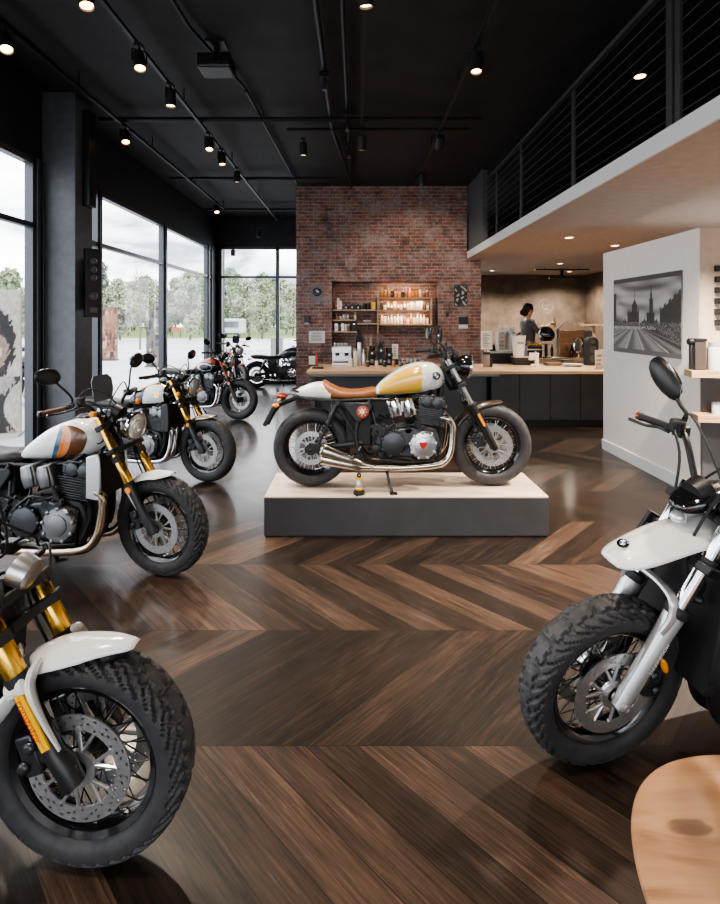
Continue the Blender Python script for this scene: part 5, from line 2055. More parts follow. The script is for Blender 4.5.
# helmets
def helmet(label, x, y, z, s, m, rz):
    o = item('motorcycle_helmet', label, 'helmet', x, y, z, None, rz)
    q = MB()
    rings = []
    for i in range(14):
        ph = .1 + (PI * .74) * i / 13
        k = 1.0 if i < 11 else 1.0 - .03 * (i - 10)
        rings.append([V(s * .15 * math.sin(ph) * math.cos(a) * (1.12 if math.cos(a) > 0 and ph > 1.5 else 1) * k, s * .125 * math.sin(ph) * math.sin(a) * k, s * (.155 + .145 * math.cos(ph))) for a in [2 * PI * j / 24 for j in range(24)]])
    q.rings(rings)
    q.build('helmet_shell', m, o)
    v_ = MB()
    v_.grid(lambda u, v: V(s * (.157 + .004) * math.sin(1.15 + .62 * v) * math.cos(R(-62 + 124 * u)) * 1.03, s * .133 * math.sin(1.15 + .62 * v) * math.sin(R(-62 + 124 * u)), s * (.155 + .148 * math.cos(1.15 + .62 * v))), 16, 6)
    v_.build('visor', mat('dark visor', (.01, .01, .012), .05, coat=1.), o)
    MB().lathe([(-.133 * s, .03 * s), (.133 * s, .03 * s)], (.02 * s, 0, .13 * s), (0, 1, 0), 16).build('visor_hinge', ALU, o)
    return o


o = item('helmet_stand', 'black round stand carrying the glossy black helmet', 'stand', cx(547, 9.9), 9.95, BT + .001)
MB().lathe([(0, .11), (.015, .11), (.02, .03), (.25, .025), (.255, .08), (.265, .08)], n=22).build('stand_body', BLKM, o)
helmet('glossy black helmet with a chrome highlight on a stand behind the counter', cx(547, 9.9), 9.95, BT + .267, 1.12, BLKG, -75)
o = item('wood_panel', 'light wooden display panel leaning behind the counter', 'panel', cx(575, 10.2), 10.2, BT + .001)
MB().box(-.31, .31, -.012, .012, 0, .52).build('panel_board', OAK, o, smooth=0, bev=.004)
MB().box(.16, .33, -.016, -.013, .02, .5).build('panel_face', mat('grey display face', (.28, .26, .24), .4), o, smooth=0)
MB().box(-.2, .2, .012, .12, 0, .02).build('panel_foot', BLKM, o, smooth=0)
o = item('table_mirror', 'oval chrome table mirror right of the wooden panel', 'mirror', cx(577.5, 9.95), 9.9, BT + .001)
q = MB()
q.tube([(.085 * math.cos(a) + .02 * math.sin(a), 0, .25 + .14 * math.sin(a)) for a in [2 * PI * j / 24 for j in range(25)]], .02, 8)
q.build('mirror_frame', CHR, o)
q = MB()
q.rings([[V(.075 * math.cos(a) + .02 * math.sin(a), y_, .25 + .125 * math.sin(a)) for a in [2 * PI * j / 24 for j in range(24)]] for y_ in (-.003, .003)])
q.build('mirror_glass', MIR, o)
MB().box(-.06, .06, -.05, .05, 0, .015).tube([(0, 0, .01), (0, 0, .12)], .014, 8).build('stand', CHR, o)
o = item('speaker', 'tall round-topped black speaker at the right end of the counter', 'speaker', cx(591, 9.0), 9.0, CT)
pts = [(.1, 0), (.1, .4)] + [(.1 * math.cos(a), .4 + .1 * math.sin(a)) for a in [PI * k / 12 for k in range(1, 12)]] + [(-.1, .4), (-.1, 0)]
MB().prism(pts, -.08, .08).build('speaker_case', BLKM, o, smooth=40, bev=.01)
for z in (.12, .27, .4):
    q = MB()
    q.lathe([(0, .06 - .02 * (z > .35)), (.006, .055 - .02 * (z > .35)), (.002, .04), (.004, 0)], (0, -.081, z), (0, -1, 0), 20)
    q.build('speaker_cone', mat('speaker grey', (.05, .05, .052), .5), o)
o = item('card_stand', 'white price card in a clear stand against the white wall', 'card', cx(599.5, 8.25), 8.25, CT)
MB().obox((0, 0, .16), (.14, .006, .31), (10, -6, 0)).build('price_sheet', PAPER, o, smooth=0)
MB().box(-.06, .06, -.02, .07, 0, .012).build('stand', ALU, o, smooth=0)
q = MB()
for k in range(3):
    q.obox((-.01, -.0045 + (.16 - (.08 + .07 * k)) * -.176 * -1 * 0 - .0 + (.16 - (.08 + .07 * k)) * .17, .08 + .07 * k), (.07, .004, .035), (10, -6, 0))
q.build('print', mat('taupe print', (.3, .25, .22), .6), o, smooth=0)
# coffee pot, papers, tray etc
o = item('paper_stack', 'loose stack of white papers on the counter left of the round-topped speaker', 'papers', cx(572, 8.8), 8.8, CT)
r_ = random.Random(2)
q = MB()
for k in range(7):
    q.obox((r_.uniform(-.05, .05), r_.uniform(-.03, .03), .004 + .007 * k), (.24, .17, .003), (r_.uniform(-1, 1), r_.uniform(-1, 1), r_.uniform(-25, 25)))
q.build('papers', PAPER, o, smooth=0)
o = item('book_stack', 'thin stack of brown magazines on the counter in front of the wooden panel', 'magazines', cx(552, 8.95), 8.95, CT)
q = MB()
for k in range(4):
    q.obox((r_.uniform(-.02, .02), 0, .008 + .013 * k), (.25, .18, .012), (0, 0, r_.uniform(-10, 10)))
q.build('magazines', mat('magazine brown', (.2, .13, .09), .5), o, smooth=0)
o = item('serving_tray', 'round dark serving tray on a foot on the counter before the wooden panel', 'tray', cx(563, 9.15), 9.15, CT)
MB().lathe([(0, .09), (.01, .09), (.014, .012), (.08, .012), (.085, .2), (.1, .21), (.1, .2), (.09, .19)], n=28).build('tray_body', BLK, o)
o = item('cash_drawer', 'black till drawer with an oak lid on the counter behind the white screen', 'till drawer', cx(521, 9.1), 9.1, CT)
MB().box(-.14, .14, -.1, .1, 0, .13).build('drawer_case', BLKM, o, smooth=0, bev=.004)
MB().box(-.15, .15, -.11, .11, .13, .145).build('lid', OAK, o, smooth=0, bev=.003)
MB().box(-.12, .12, -.106, -.1, .02, .1).build('drawer_front', BLK, o, smooth=0)
o = item('coffee_machine', 'black coffee maker with a chrome band on the bench below the helmet', 'coffee machine', cx(532, 10.0), 9.95, BT + .001)
MB().box(-.14, .14, -.12, .12, 0, .23).build('machine_body', BLK, o, smooth=0, bev=.012)
MB().box(-.141, .141, -.123, -.1, .15, .17).build('chrome_band', CHR, o, smooth=0)
MB().cyl((0, -.12, .1), (0, -.15, .1), .025).build('tap', CHR, o)
o = item('yellow_gloves', 'pair of yellow gloves lying on the coffee maker', 'gloves', cx(531, 10.0), 9.93, BT + .232)
q = MB()
for k, a in enumerate((-12, 18)):
    c0 = V(-.05 + .1 * k, 0, .02)
    q.ell(c0, (.05, .045, .02), 12, 8)
    for f in range(4):
        q.tube([c0 + V(.03, -.03 + .02 * f, 0), c0 + V(.08, -.036 + .024 * f, .005), c0 + V(.11, -.04 + .026 * f, -.008)], [.011, .01, .007], 7, 2)
q.build('glove_pair', mat('yellow glove', (.75, .42, .03), .6), o)
o = item('desk_lamp', 'black work lamp with two thin raised arms beside the helmet', 'lamp', cx(557.5, 10.1), 10.1, BT + .001)
MB().lathe([(0, .07), (.015, .07), (.02, .02)], n=18).tube([(0, 0, .015), (0, 0, .45)], .022, 10).ell((0, 0, .5), (.03, .03, .06), 12, 8).build('lamp_post', GRM, o)
MB().tube([(0, 0, .52), (-.08, 0, .78)], .007, 6).tube([(0, 0, .52), (.17, 0, .72)], .007, 6).build('arm', mat('pale arm', (.5, .48, .44), .4), o)
o = item('post_shelf', 'small oak shelf on a post at the right of the bar', 'shelf', cx(590, 9.6), 9.62, .2)
MB().box(-.25, .24, -.13, .13, 1.36, 1.40).build('shelf_board', OAK, o, smooth=0, bev=.003)
MB().box(.06, .10, -.02, .02, 0, 1.36).build('post', OAK, o, smooth=0)
MB().box(-.05, .2, -.1, .1, 0, .02).build('foot', BLKM, o, smooth=0)
for k, px in enumerate((580.5, 587, 594)):
    o = item('saucer', '%s small plate from the left on the post shelf' % ordn[k], 'plate', cx(px, 9.6), 9.6, 1.601, 'plates on the post shelf')
    MB().lathe([(0, .03), (.004, .035), (.012, .055), (.016, .055), (.01, .035)], n=18).build('plate', [CERA, BLK, CERA][k], o)
# small back-bar bottles
for k, px in enumerate((540, 552, 563, 568)):
    bottle('bottle', '%s dark bottle from the left on the bench behind the helmet' % ordn[k], cx(px, 10.25), 10.25 if k < 2 else 10.07, BT + .001, .03, .26, JC[4][1] if k % 2 else JC[0][1], .4, ALU, 'bottles on the bench', nn=12)

# neon-like round logo on the dark wall
o = item('wall_logo', 'round pale outline logo on the dark brown wall', 'logo', (546 - 357) / 515 * 14.08, 14.098, 1.67 + 14 * 14.08 / 515)
LG = mat('pale logo', (.30, .25, .2), .5)
q = MB()
q.tube([(.2 * math.cos(a), 0, .2 * math.sin(a)) for a in [2 * PI * k / 32 for k in range(33)]], .006, 6)
q.tube([(-.08, 0, .09), (-.1, 0, -.02), (-.06, 0, -.09), (.03, 0, -.08), (.06, 0, -.02)], .016, 6, 4)
q.tube([(-.02, 0, .02), (.12, 0, .03)], .008, 6)
q.tube([(.02, 0, -.13), (.1, 0, -.12)], .006, 6)
q.build('logo_lines', LG, o)

# ---- city photograph on the white wall
def city(u, v):
    n_ = lambda x, y: (math.sin(x * 12.9 + math.sin(y * 7.1) * 2.3) * math.sin(y * 17.3 + math.cos(x * 5.7) * 2)) * .5 + .5
    rr = (math.sin(u * 917.3 + v * 431.7) * 43758.5) % 1
    if v > .94:
        return (.11, .105, .10)
    if v < .06:
        return (.22, .21, .20)
    # skyline height
    b = .42 + .04 * math.sin(u * 40) * (1 if (u * 23) % 1 > .5 else .4)
    if u < .05:
        b = .8
    if .24 < u < .43:
        b = .55 + .04 * ((u * 30) % 1 > .5)
    if abs(u - .36) < .045:
        b = .62 + .10 * max(0, 1 - abs(u - .36) / .045)
    if abs(u - .36) < .006:
        b = .84
    if .54 < u < .66:
        b = .53
    if abs(u - .61) < .028:
        b = .70
    if abs(u - .61) < .016:
        b = .78
    if abs(u - .61) < .006:
        b = .87
    if u > .73:
        b = .55 + .22 * (u - .73) / .27 + .03 * ((u * 16) % 1 > .5)
    road = .30 - .02 * u if u < .5 else .30 - .35 * (u - .5) * 0
    rl = .13 + .0 * u
    hz = .36
    if v > b:      # sky
        s = .26 + .30 * n_(u * .7 + v * .8, v * 1.3 - u * .35) + .14 * math.sin(u * 9 + v * 22 + 2 * math.sin(u * 6))
        s *= .62 + .75 * (1 - abs(v - .62) * 2.2)
        s = max(.10, min(.62, s))
        return (s, s * .955, s * .91)
    if v > hz or (u > .62 and v > hz - (u - .62) * .55):
        s = .035 + .05 * rr + .05 * ((u * 60) % 1 > .5) * ((v * 46) % 1 > .45)
        if v < hz + .05 and rr > .6:
            s = .3
        return (s, s * .96, s * .92)
    # road with streaks toward the vanishing point
    du, dv = u - .36, hz + .02 - v
    ang = du / max(.02, dv)
    s = .30 + .12 * math.sin(ang * 7) + .06 * rr - .10 * max(0, ang - .9)
    for a0 in (-.45, .42, 1.5):
        if abs(ang - a0) < .05:
            s = .62
    if v > hz - .035 and rr > .45:
        s = .6
    return (max(.06, s), max(.06, s) * .96, max(.06, s) * .92)


o = item('street_picture', 'large unframed grey city street photograph on the white wall', 'picture', WX - .002, 5.93, 1.335, None, 90)
# local x runs along -y after a 90 degree turn is +y ; the print faces the room (-x)
Y0, Y1 = 5.04, 6.37
o.location = (WX - .002, (Y0 + Y1) / 2, 1.285)
o.rotation_euler = (0, 0, R(-90))
MB().box(-(Y1 - Y0) / 2, (Y1 - Y0) / 2, -.012, 0, 0, .875).build('print_board', mat('print edge', (.2, .2, .2), .5), o, smooth=0)
p = painted('print', Y1 - Y0, .875, 150, 110, lambda u, v: tuple(.95 * c ** 1.2 for c in city(u, v)), .45, o)
p.location = (0, -.0135, 0)

# ---- oak shelves on the right
sa = R(-14)
for zz, xl, lab in ((1.155, 2.99, 'thick oak wall shelf with canisters on the right, upper one'), (.755, 3.05, 'thick oak wall shelf on the right, lower one')):
    o = thing('oak_shelf', lab, 'shelf', (0, 0, zz))
    MB().prism([(xl, 4.60), (xl + .05, 4.79), (4.6, 4.79), (4.6, 4.30)], 0, .062, 'z').build('shelf_board', OAK, o, smooth=0, bev=.003)
    MB().box(3.4, 3.44, 4.5, 4.79, -.03, 0).build('bracket', BLKM, o, smooth=0)
struct(MB().box(WX + .006, 4.9, 4.765, 4.789, 0, 1.155).build('trim_3', PANM, smooth=0), 'grey panel under the oak shelves')
SZ = 1.2175
o = item('coffee_press', 'dark canister with a black lever at the left end of the upper oak shelf', 'canister', 3.10, 4.69, SZ)
MB().box(-.05, .05, -.05, .05, 0, .26).build('canister_body', mat('dark bronze canister', (.055, .045, .04), .4), o, smooth=0, bev=.006)
MB().box(-.055, .055, -.055, .055, .26, .285).build('lid', BLK, o, smooth=0, bev=.004)
MB().lathe([(-.02, .028), (.02, .028)], (-.075, -.02, .255), (1, 0, 0), 14).tube([(-.06, -.02, .25), (-.075, -.03, .18), (-.07, -.03, .02)], .008, 8, 3).build('lever', BLK, o)
o = item('white_canister', 'white canister with a clear lid on the upper oak shelf', 'canister', 3.25, 4.68, SZ)
MB().lathe([(0, .058), (.008, .06), (.2, .06), (.205, .055)], n=22).build('canister_body', mat('white ceramic', (.7, .69, .67), .3), o)
MB().lathe([(.2, .05), (.25, .05), (.255, .04)], n=22).build('lid', mat('grey lid', (.35, .35, .35), .3), o)
o = item('white_canister', 'second white canister at the frame edge of the upper oak shelf', 'canister', 3.40, 4.66, SZ)
MB().lathe([(0, .058), (.008, .06), (.2, .06), (.205, .055)], n=22).build('canister_body', MATS['white ceramic'], o)
MB().lathe([(.2, .05), (.25, .05), (.255, .04)], n=22).build('lid', MATS['grey lid'], o)
o = item('small_jar', 'small white jar on the lower oak shelf', 'jar', 3.25, 4.65, .8175)
MB().lathe([(0, .04), (.09, .04), (.095, .036)], n=18).build('jar_body', MATS['white ceramic'], o)
MB().lathe([(.092, .042), (.11, .042)], n=18).build('lid', ALU, o)
o = item('black_speaker', 'black bluetooth style speaker on the lower oak shelf at the frame edge', 'speaker', 3.41, 4.62, .8175)
o['label'] = 'small black speaker on the lower oak shelf at the frame edge'
MB().box(-.07, .07, -.05, .05, 0, .2).build('speaker_case', BLK, o, smooth=0, bev=.01)
MB().lathe([(0, .045), (.004, .042), (.001, .03), (.003, 0)], (0, -.051, .1), (0, -1, 0), 20).build('speaker_cone', DKM, o)
o = item('wall_rack', 'black metal hook rack fixed on the beige wall', 'rack', 3.42, 4.789, 1.62)
q = MB()
for k in range(6):
    q.box(-.1, .12, -.03, 0, .10 * k, .10 * k + .055)
    q.box(-.1, -.06, -.05, -.03, .10 * k + .0, .10 * k + .03)
q.box(-.01, .03, -.012, 0, 0, .58)
q.build('rack_bars', BLK, o, smooth=0, bev=.003)

# ---- wall intercom speaker column on the pillar
o = item('mounted_speaker', 'tall black column speaker with four round drivers on the pillar', 'speaker', -3.225, 6.25, 1.70, None, 90)
MB().box(-.09, .09, -.0, .07, 0, .83).build('speaker_case', BLK, o, smooth=0, bev=.006)
o.rotation_euler = (0, 0, R(-130))
MB().box(-.05, .05, -.07, .0, .1, .7).build('mount', BLK, o, smooth=0)
for z, r_0 in ((.68, .04), (.58, .04), (.48, .04), (.26, .05)):
    MB().lathe([(0, r_0), (.012, r_0 * .95), (.004, r_0 * .7), (.008, r_0 * .3), (.012, 0)], (0, .07, z), (0, 1, 0), 22).build('speaker_cone', mat('driver grey', (.14, .14, .145), .4, .5), o)
MB().box(-.04, .04, .07, .078, .06, .12).build('port', MATS['driver grey'], o)

# ---- person behind the bench
SKIN = mat('skin', (.52, .33, .24), .5)
HAIR = mat('dark hair', (.025, .018, .015), .75)
SWEAT = mat('grey sweater', (.12, .115, .115), .85, bump=.2, bscale=150)
APRON = mat('pale apron', (.42, .38, .34), .8)
TROU = mat('dark trousers', (.03, .03, .035), .8)


def skin_mesh(name, verts, edges, m, parent, sub=2):
    me = bpy.data.meshes.new(name)
    me.from_pydata([v[:3] for v in verts], edges, [])
    o = bpy.data.objects.new(name, me)
    COL.objects.link(o)
    o.parent = parent
    md = o.modifiers.new('skin', 'SKIN')
    md.use_smooth_shade = True
    for i, v in enumerate(verts):
        sv = me.skin_vertices[0].data[i]
        sv.radius = (v[3], v[4] if len(v) > 4 else v[3])
        sv.use_root = i == 0
    s2 = o.modifiers.new('sub', 'SUBSURF')
    s2.levels = s2.render_levels = sub
    me.materials.append(m)
    return o


pe = thing('person', 'person in a grey sweater with dark tied hair reaching forward behind the bar', 'person', (cx(527, 10.75), 10.75, .2), 12)
# facing +x; z up; y left
bv = [(0, 0, .93, .13, .15), (0, 0, 1.1, .11, .14), (.02, 0, 1.28, .115, .155), (.02, 0, 1.42, .085, .12), (.025, 0, 1.5, .05), (.04, 0, 1.58, .055),
      (.0, .17, 1.41, .055), (.10, .24, 1.20, .045), (.30, .2, 1.27, .034), (.40, .17, 1.31, .024),
      (.0, -.17, 1.41, .055), (.12, -.24, 1.22, .045), (.33, -.2, 1.33, .034), (.43, -.17, 1.38, .024),
      (0, .09, .88, .09), (.01, .1, .5, .06), (-.01, .1, .09, .045), (.13, .11, .045, .035),
      (0, -.09, .88, .09), (.01, -.1, .5, .06), (-.01, -.1, .09, .045), (.13, -.11, .045, .035),
      (.05, 0, 1.665, .088, .075), (.045, 0, 1.75, .075, .065)]
be = [(0, 1), (1, 2), (2, 3), (3, 4), (4, 5), (3, 6), (6, 7), (7, 8), (8, 9), (3, 10), (10, 11), (11, 12), (12, 13), (0, 14), (14, 15), (15, 16), (16, 17), (0, 18), (18, 19), (19, 20), (20, 21), (5, 22), (22, 23)]
skin_mesh('body', bv, be, SKIN, pe)
q = MB()
q.ell((.14, 0, 1.655), (.022, .014, .02), 10, 8)
q.ell((.128, 0, 1.61), (.012, .025, .008), 10, 6)
for sd in (-1, 1):
    q.ell((.035, sd * .085, 1.66), (.018, .01, .03), 10, 8)
q.build('face_features', SKIN, pe)
q = MB()
for sd in (-1, 1):
    q.ell((.126, sd * .03, 1.685), (.008, .012, .006), 10, 6)
q.build('eyes', BLK, pe)
q = MB()
q.ell((.02, 0, 1.72), (.108, .098, .105), 20, 12)
q.ell((-.05, 0, 1.64), (.07, .085, .10), 18, 10)
q.ell((-.11, 0, 1.63), (.05, .055, .06), 14, 10)
q.build('hair', HAIR, pe)
skin_mesh('sweater', [(v[0], v[1], v[2], v[3] * 1.12 + .008, (v[4] * 1.1 + .008) if len(v) > 4 else v[3] * 1.12 + .008) for v in [bv[0], bv[1], bv[2], bv[3]]] + [(a[0], a[1], a[2], a[3] * 1.2 + .008) for a in (bv[6], bv[7], bv[8], bv[10], bv[11], bv[12])] + [(.02, 0, 1.485, .07), (0, .10, 1.445, .07), (0, -.10, 1.445, .07)],
          [(0, 1), (1, 2), (2, 3), (3, 11), (11, 4), (4, 5), (5, 6), (3, 12), (12, 7), (7, 8), (8, 9), (3, 10)], SWEAT, pe)
skin_mesh('trousers', [(0, 0, .94, .15, .165)] + [(bv[i][0], bv[i][1], bv[i][2], bv[i][3] * 1.15) for i in (14, 15, 16, 18, 19, 20)], [(0, 1), (1, 2), (2, 3), (0, 4), (4, 5), (5, 6)], TROU, pe)
q = MB()
q.grid(lambda u, v: V(.155 - .05 * abs(2 * u - 1) ** 2 + (.015 if v > .6 else 0) , (.15 - .04 * v) * (2 * u - 1), .80 + .5 * v), 10, 10)
q.build('apron', APRON, pe, solid=.008)
hb_ = MB()
for hx, hy, hz in ((.42, .165, 1.32), (.45, -.165, 1.39)):
    hb_.ell((hx + .03, hy, hz), (.05, .02, .035), 12, 8)
    for f in range(4):
        hb_.tube([(hx + .06, hy, hz + .028 - .018 * f), (hx + .10, hy + .005, hz + .03 - .019 * f), (hx + .115 - .008 * abs(f - 1), hy + .02, hz + .026 - .019 * f)], [.0095, .009, .007], 7, 2)
    hb_.tube([(hx + .01, hy, hz + .03), (hx + .05, hy + .02, hz + .05), (hx + .085, hy + .03, hz + .045)], [.011, .0095, .0075], 7, 2)
hb_.build('hands', SKIN, pe)
o = item('yellow_bottle', 'yellow squeeze bottle held by the person behind the bar', 'bottle', 0, 0, 0)
hw = pe.matrix_basis @ V(.545, -.14, 1.31)
o.location = hw
MB().lathe([(0, .025), (.14, .025), (.16, .012), (.2, .006)], n=14).build('bottle', mat('yellow plastic', (.75, .5, .03), .4), o)
# ------------------------------------------------------------------ motorcycles in place
def place(name, label, sp, fx, fy, z, heading, lean=0.):
    """fx, fy = ground point under the front axle"""
    h = R(heading)
    return motorcycle(name, label, sp, (fx - AX.x * math.cos(h), fy - AX.x * math.sin(h), z), heading, lean)


G = dict(fork='conv', forkup=CHR, forklo=BLK, orangelong=True, fender='cafe', fendm=BRONZE, tail='cafe', paint='yellow', sidebadge=True, genm=ALU, genbadge=True, airm=CHR, n=72, tn=150, tm=30, tread='road',
         mirror='round', mo=(-.03, .03, .10), barh=.10, barw=.36, barb=.17, standside=-1, springm=DKM, spk=ALU, mufm=STL, headm=DKM, cylm=DKM, clutchm=DKM, insm=BLKM, wf=.125, steer=0, exsides=(-1,), indic=False, blackshock=True, npipe=1, piper=.03)
place('motorcycle', 'white cafe racer with a yellow tank panel and tan seat on the oak plinth', G, 1.10, 4.235, PZ, 0)

B = dict(fork='usd', forkup=GOLD, forklo=DKM, fender='short', fendm=WHT, paint='stripes', radiator=True, radw=.15, shroudm=ALU, exm=BRZ, n=72, tn=240, tm=36, tread='knob', mirror='oval', mo=(-.03, .09, .17), npipe=1, piper=.03, barh=.15,
         barw=.40, barb=.13, gripm=mat('brown rubber grip', (.11, .06, .035), .6), steer=-13, stand='centre', screen=True, spk=BLK, genm=GRM, headm=DKM, clutchm=DKM, insm=BLK, staym=WHT, indic=(1.14, .20, 1.09))
place('motorcycle', 'white tank motorcycle with blue, orange and brown stripes and gold forks', B, -1.27, 3.36, 0, -5, -3)

C = dict(fork='usd', forkup=GOLD, forklo=DKM, fender='short', fendm=mat('champagne paint', (.55, .42, .30), .25, .4, coat=.4), tankm=BLKG, paint='blackwhite', radiator=True, n=60, tn=110, tm=24, tread='road', mirror='oval', mo=(-.03, .06, .14), steer=-4,
         exm=CHR, headm=GRM, spk=ALU)
place('motorcycle', 'black and white tank motorcycle with gold forks, second in the row by the windows', C, -1.545, 5.31, 0, -17, -2)

D_ = dict(fork='conv', forkup=mat('dark orange fork', (.33, .07, .025), .22, .5, coat=.4), forklo=BRONZE, orangelong=False, fender='cafe', fendm=BLK, tankm=BLKG, paint='orangetop', n=48, tn=72, mirror='oval', mo=(-.03, .08, .13), steer=8, spk=CHR, rim=BLK, twin=False, exm=CHR, headm=GRM)
place('motorcycle', 'black motorcycle with an orange topped tank, third in the row by the windows', D_, -1.98, 8.62, 0, -22, -2)

E_ = dict(fork='conv', forkup=CHR, forklo=DKM, fender='short', fendm=RED, tankm=RED, n=36, tn=48, mirror='oval', mo=(-.03, .06, .13), steer=10, spk=CHR, twin=False, exm=CHR, screen=True, sidem=RED, rfm=RED)
place('motorcycle', 'orange red motorcycle facing the room in the far window corner', E_, -2.62, 11.5, 0, -58, -2)

F_ = dict(fork='conv', forkup=CHR, forklo=DKM, fender='cafe', fendm=BLK, tankm=mat('dark graphite paint', (.035, .037, .042), .15, coat=.8), n=48, tn=60, mirror='oval', mo=(-.02, .05, .10), steer=0, spk=CHR, rim=CHR, twin=False, exm=CHR, airm=CHR, headm=GRM, genm=CHR, mufflow=True, nmuf=1, barh=.18)
f_ = place('motorcycle', 'long black cruiser half hidden behind the brick wall at the back window', F_, -1.0, 12.75, 0, 2, -2)

A = dict(fork='usd', forkup=GOLD, forklo=BLK, sticker=True, fender='beak', fendm=WHT, n=96, tn=330, tm=44, tread='knob', hi=True, RF=.322, wf=.14, steer=-2, topnut=True, insm=ALU, clampm=BLKM, spk=BLK, radiator=True, mirror=None, headlight=None, barw=.26, barb=.34, barh=.03, indic=False, ct=(.455, .535), reservoir=False)
place('motorcycle', 'white fender motorcycle with knobby tyre, nearest the camera on the window side', A, -.825, 1.60, 0, -3, 0)

RB = dict(fork='conv', forkup=CHR, forklo=SILV, fender='high', n=96, tn=330, tm=44, tread='knob', hi=True, RF=.328, wf=.13, steer=0, legtext=True, radiator=True, radbig=True, radw=.19, headlight='cowl', mirror='leaf', mo=(-.02, .07, .16), barh=.20, barw=.43, barb=.05, gripl=.155,
          leverm=BLK, barendm=REDL, spk=BLK, clampm=BLK, tankm=BLKG, twin=True, fx=.1, exm=BLK, indic=False)
place('motorcycle', 'black scrambler with a high white front fender beside the oak table', RB, .90, 1.98, 0, 180 + 14, -10)

# bikes parked outside the near window
pk = dict(fork='conv', forkup=CHR, forklo=DKM, tankm=BLKG, fendm=BLK, n=32, tn=40, mirror='oval', steer=15, twin=False)
place('motorcycle', 'black motorcycle parked outside the near window behind the portrait board', pk, -6.2, 10.2, -.06, -25)

# ------------------------------------------------------------------ ceiling fittings
TRK = mat('track black', (.02, .02, .022), .45, .3)
LIT = mat('warm lamp face', (1, .8, .55), .4, emit=(1, .62, .30), es=11.)
DIM = mat('faint glow lamp face', (.3, .28, .25), .3, emit=(1, .75, .5), es=1.2)  # faint glow put into the faces of switched-off lamps


def track(label, x, y0, y1, z):
    o = thing('lighting_track', label, 'lighting track', (x, (y0 + y1) / 2, z))
    h = (y1 - y0) / 2
    MB().box(-.018, .018, -h, h, -.017, .017).build('track_rail', TRK, o, smooth=0)
    n = int((y1 - y0) / 2.4) + 1
    for k in range(n + 1):
        y = -h + .05 + (2 * h - .1) * k / n
        MB().cyl((0, y, .016), (0, y, CEIL - z), .008, n=8).build('suspension_rod', TRK, o)
    return o


TZ = 4.18
track('long lighting track over the row of motorcycles by the windows, longest on the ceiling', -2.0, -1.0, 12.9, TZ)
track('lighting track close to the window wall', -3.0, 1.5, 11.6, TZ)
track('lighting track nearest the mezzanine', 1.09, -.5, 9.6, TZ)
track('short lighting track over the display plinth', .06, 1.2, 7.4, TZ)


def spot(label, x, y, tgt, power=40., lit=True, z=TZ, group='track spotlights', r=.055, L=.17, blend=.5, ang=62):
    o = thing('track_spotlight', label, 'spotlight', (x, y, z), group=group)
    MB().box(-.03, .03, -.05, .05, -.045, -.017).build('adapter', TRK, o, smooth=0)
    d = (Vector(tgt) - V(x, y, z - .2)).normalized()
    pv = V(0, 0, -.17)
    q = MB()
    q.cyl((0, 0, -.045), (0, 0, -.07), .012, n=10)
    side = d.cross(V(0, 0, 1)).normalized()
    q.tube([V(0, 0, -.07) - side * (r + .008), V(0, 0, -.07) + side * (r + .008)], .006, 6)
    for sd in (-1, 1):
        q.tube([V(0, 0, -.07) + side * sd * (r + .008), pv + side * sd * (r + .008)], .006, 6)
        q.cyl(pv + side * sd * (r - .005), pv + side * sd * (r + .012), .012, n=10)
    q.build('yoke', TRK, o)
    q = MB()
    q.lathe([(-L * .6, r * .7), (-L * .55, r * .9), (-L * .1, r), (L * .5, r), (L * .5, r * .88), (L * .3, r * .8)], pv, d, 22, cap=True)
    q.build('lamp_head', BLKM, o)
    q = MB()
    q.lathe([(L * .40, r * .82), (L * .41, 0)], pv, d, 20)
    q.build('lamp_lens', LIT if lit else DIM, o)
    if lit:
        li = bpy.data.lights.new('spot', 'SPOT')
        li.energy = power * LAMP
        li.color = (1, .86, .70)
        li.spot_size = R(ang)
        li.spot_blend = blend
        li.shadow_soft_size = .06
        lo = bpy.data.objects.new('spot_lamp', li)
        COL.objects.link(lo)
        lo.parent = o
        lo.location = pv + d * (L * .5 + .03)
        lo.rotation_euler = d.to_track_quat('-Z', 'Y').to_euler()
    return o


S1 = [(3.73, (-1.0, 3.0, .4), 1), (4.66, (-1.2, 3.6, .5), 1), (5.44, (-1.9, 5.4, 0), 1), (6.87, (-1.6, 5.6, .5), 1), (7.5, (-1.4, 7.0, 0), 1), (8.45, (-2, 8.4, 0), 0)]
for k, (y, tg, on) in enumerate(S1):
    spot('spotlight on the long track over the motorcycles, %s from the camera end' % ordn[k], -1.97, y, tg, 45, bool(on), group='spotlights on the long track')
S3 = [(4.35, (-1.6, 3.0, .6)), (6.6, (-2.0, 5.2, .6)), (10.9, (-2.2, 9.0, .5))]
for k, (y, tg) in enumerate(S3):
    spot('spotlight on the track by the window wall, %s from the camera end' % ordn[k], -2.97, y, tg, 45, True, group='spotlights on the window track')
S2 = [(4.7, (.9, 4.2, .7)), (6.8, (1.2, 10.3, 2.0)), (8.7, (1.0, 9.2, .9))]
for k, (y, tg) in enumerate(S2):
    spot('spotlight on the track near the mezzanine, %s from the camera end' % ordn[k], 1.09, y, tg, [65, 45, 40][k], True, group='spotlights on the mezzanine track')
S4 = [(3.7, (.3, 4.4, .6)), (6.83, (.12, 7.6, 0))]
for k, (y, tg) in enumerate(S4):
    spot('spotlight over the display plinth, %s from the camera end' % ordn[k], .06, y, tg, 55, True, group='spotlights over the plinth')
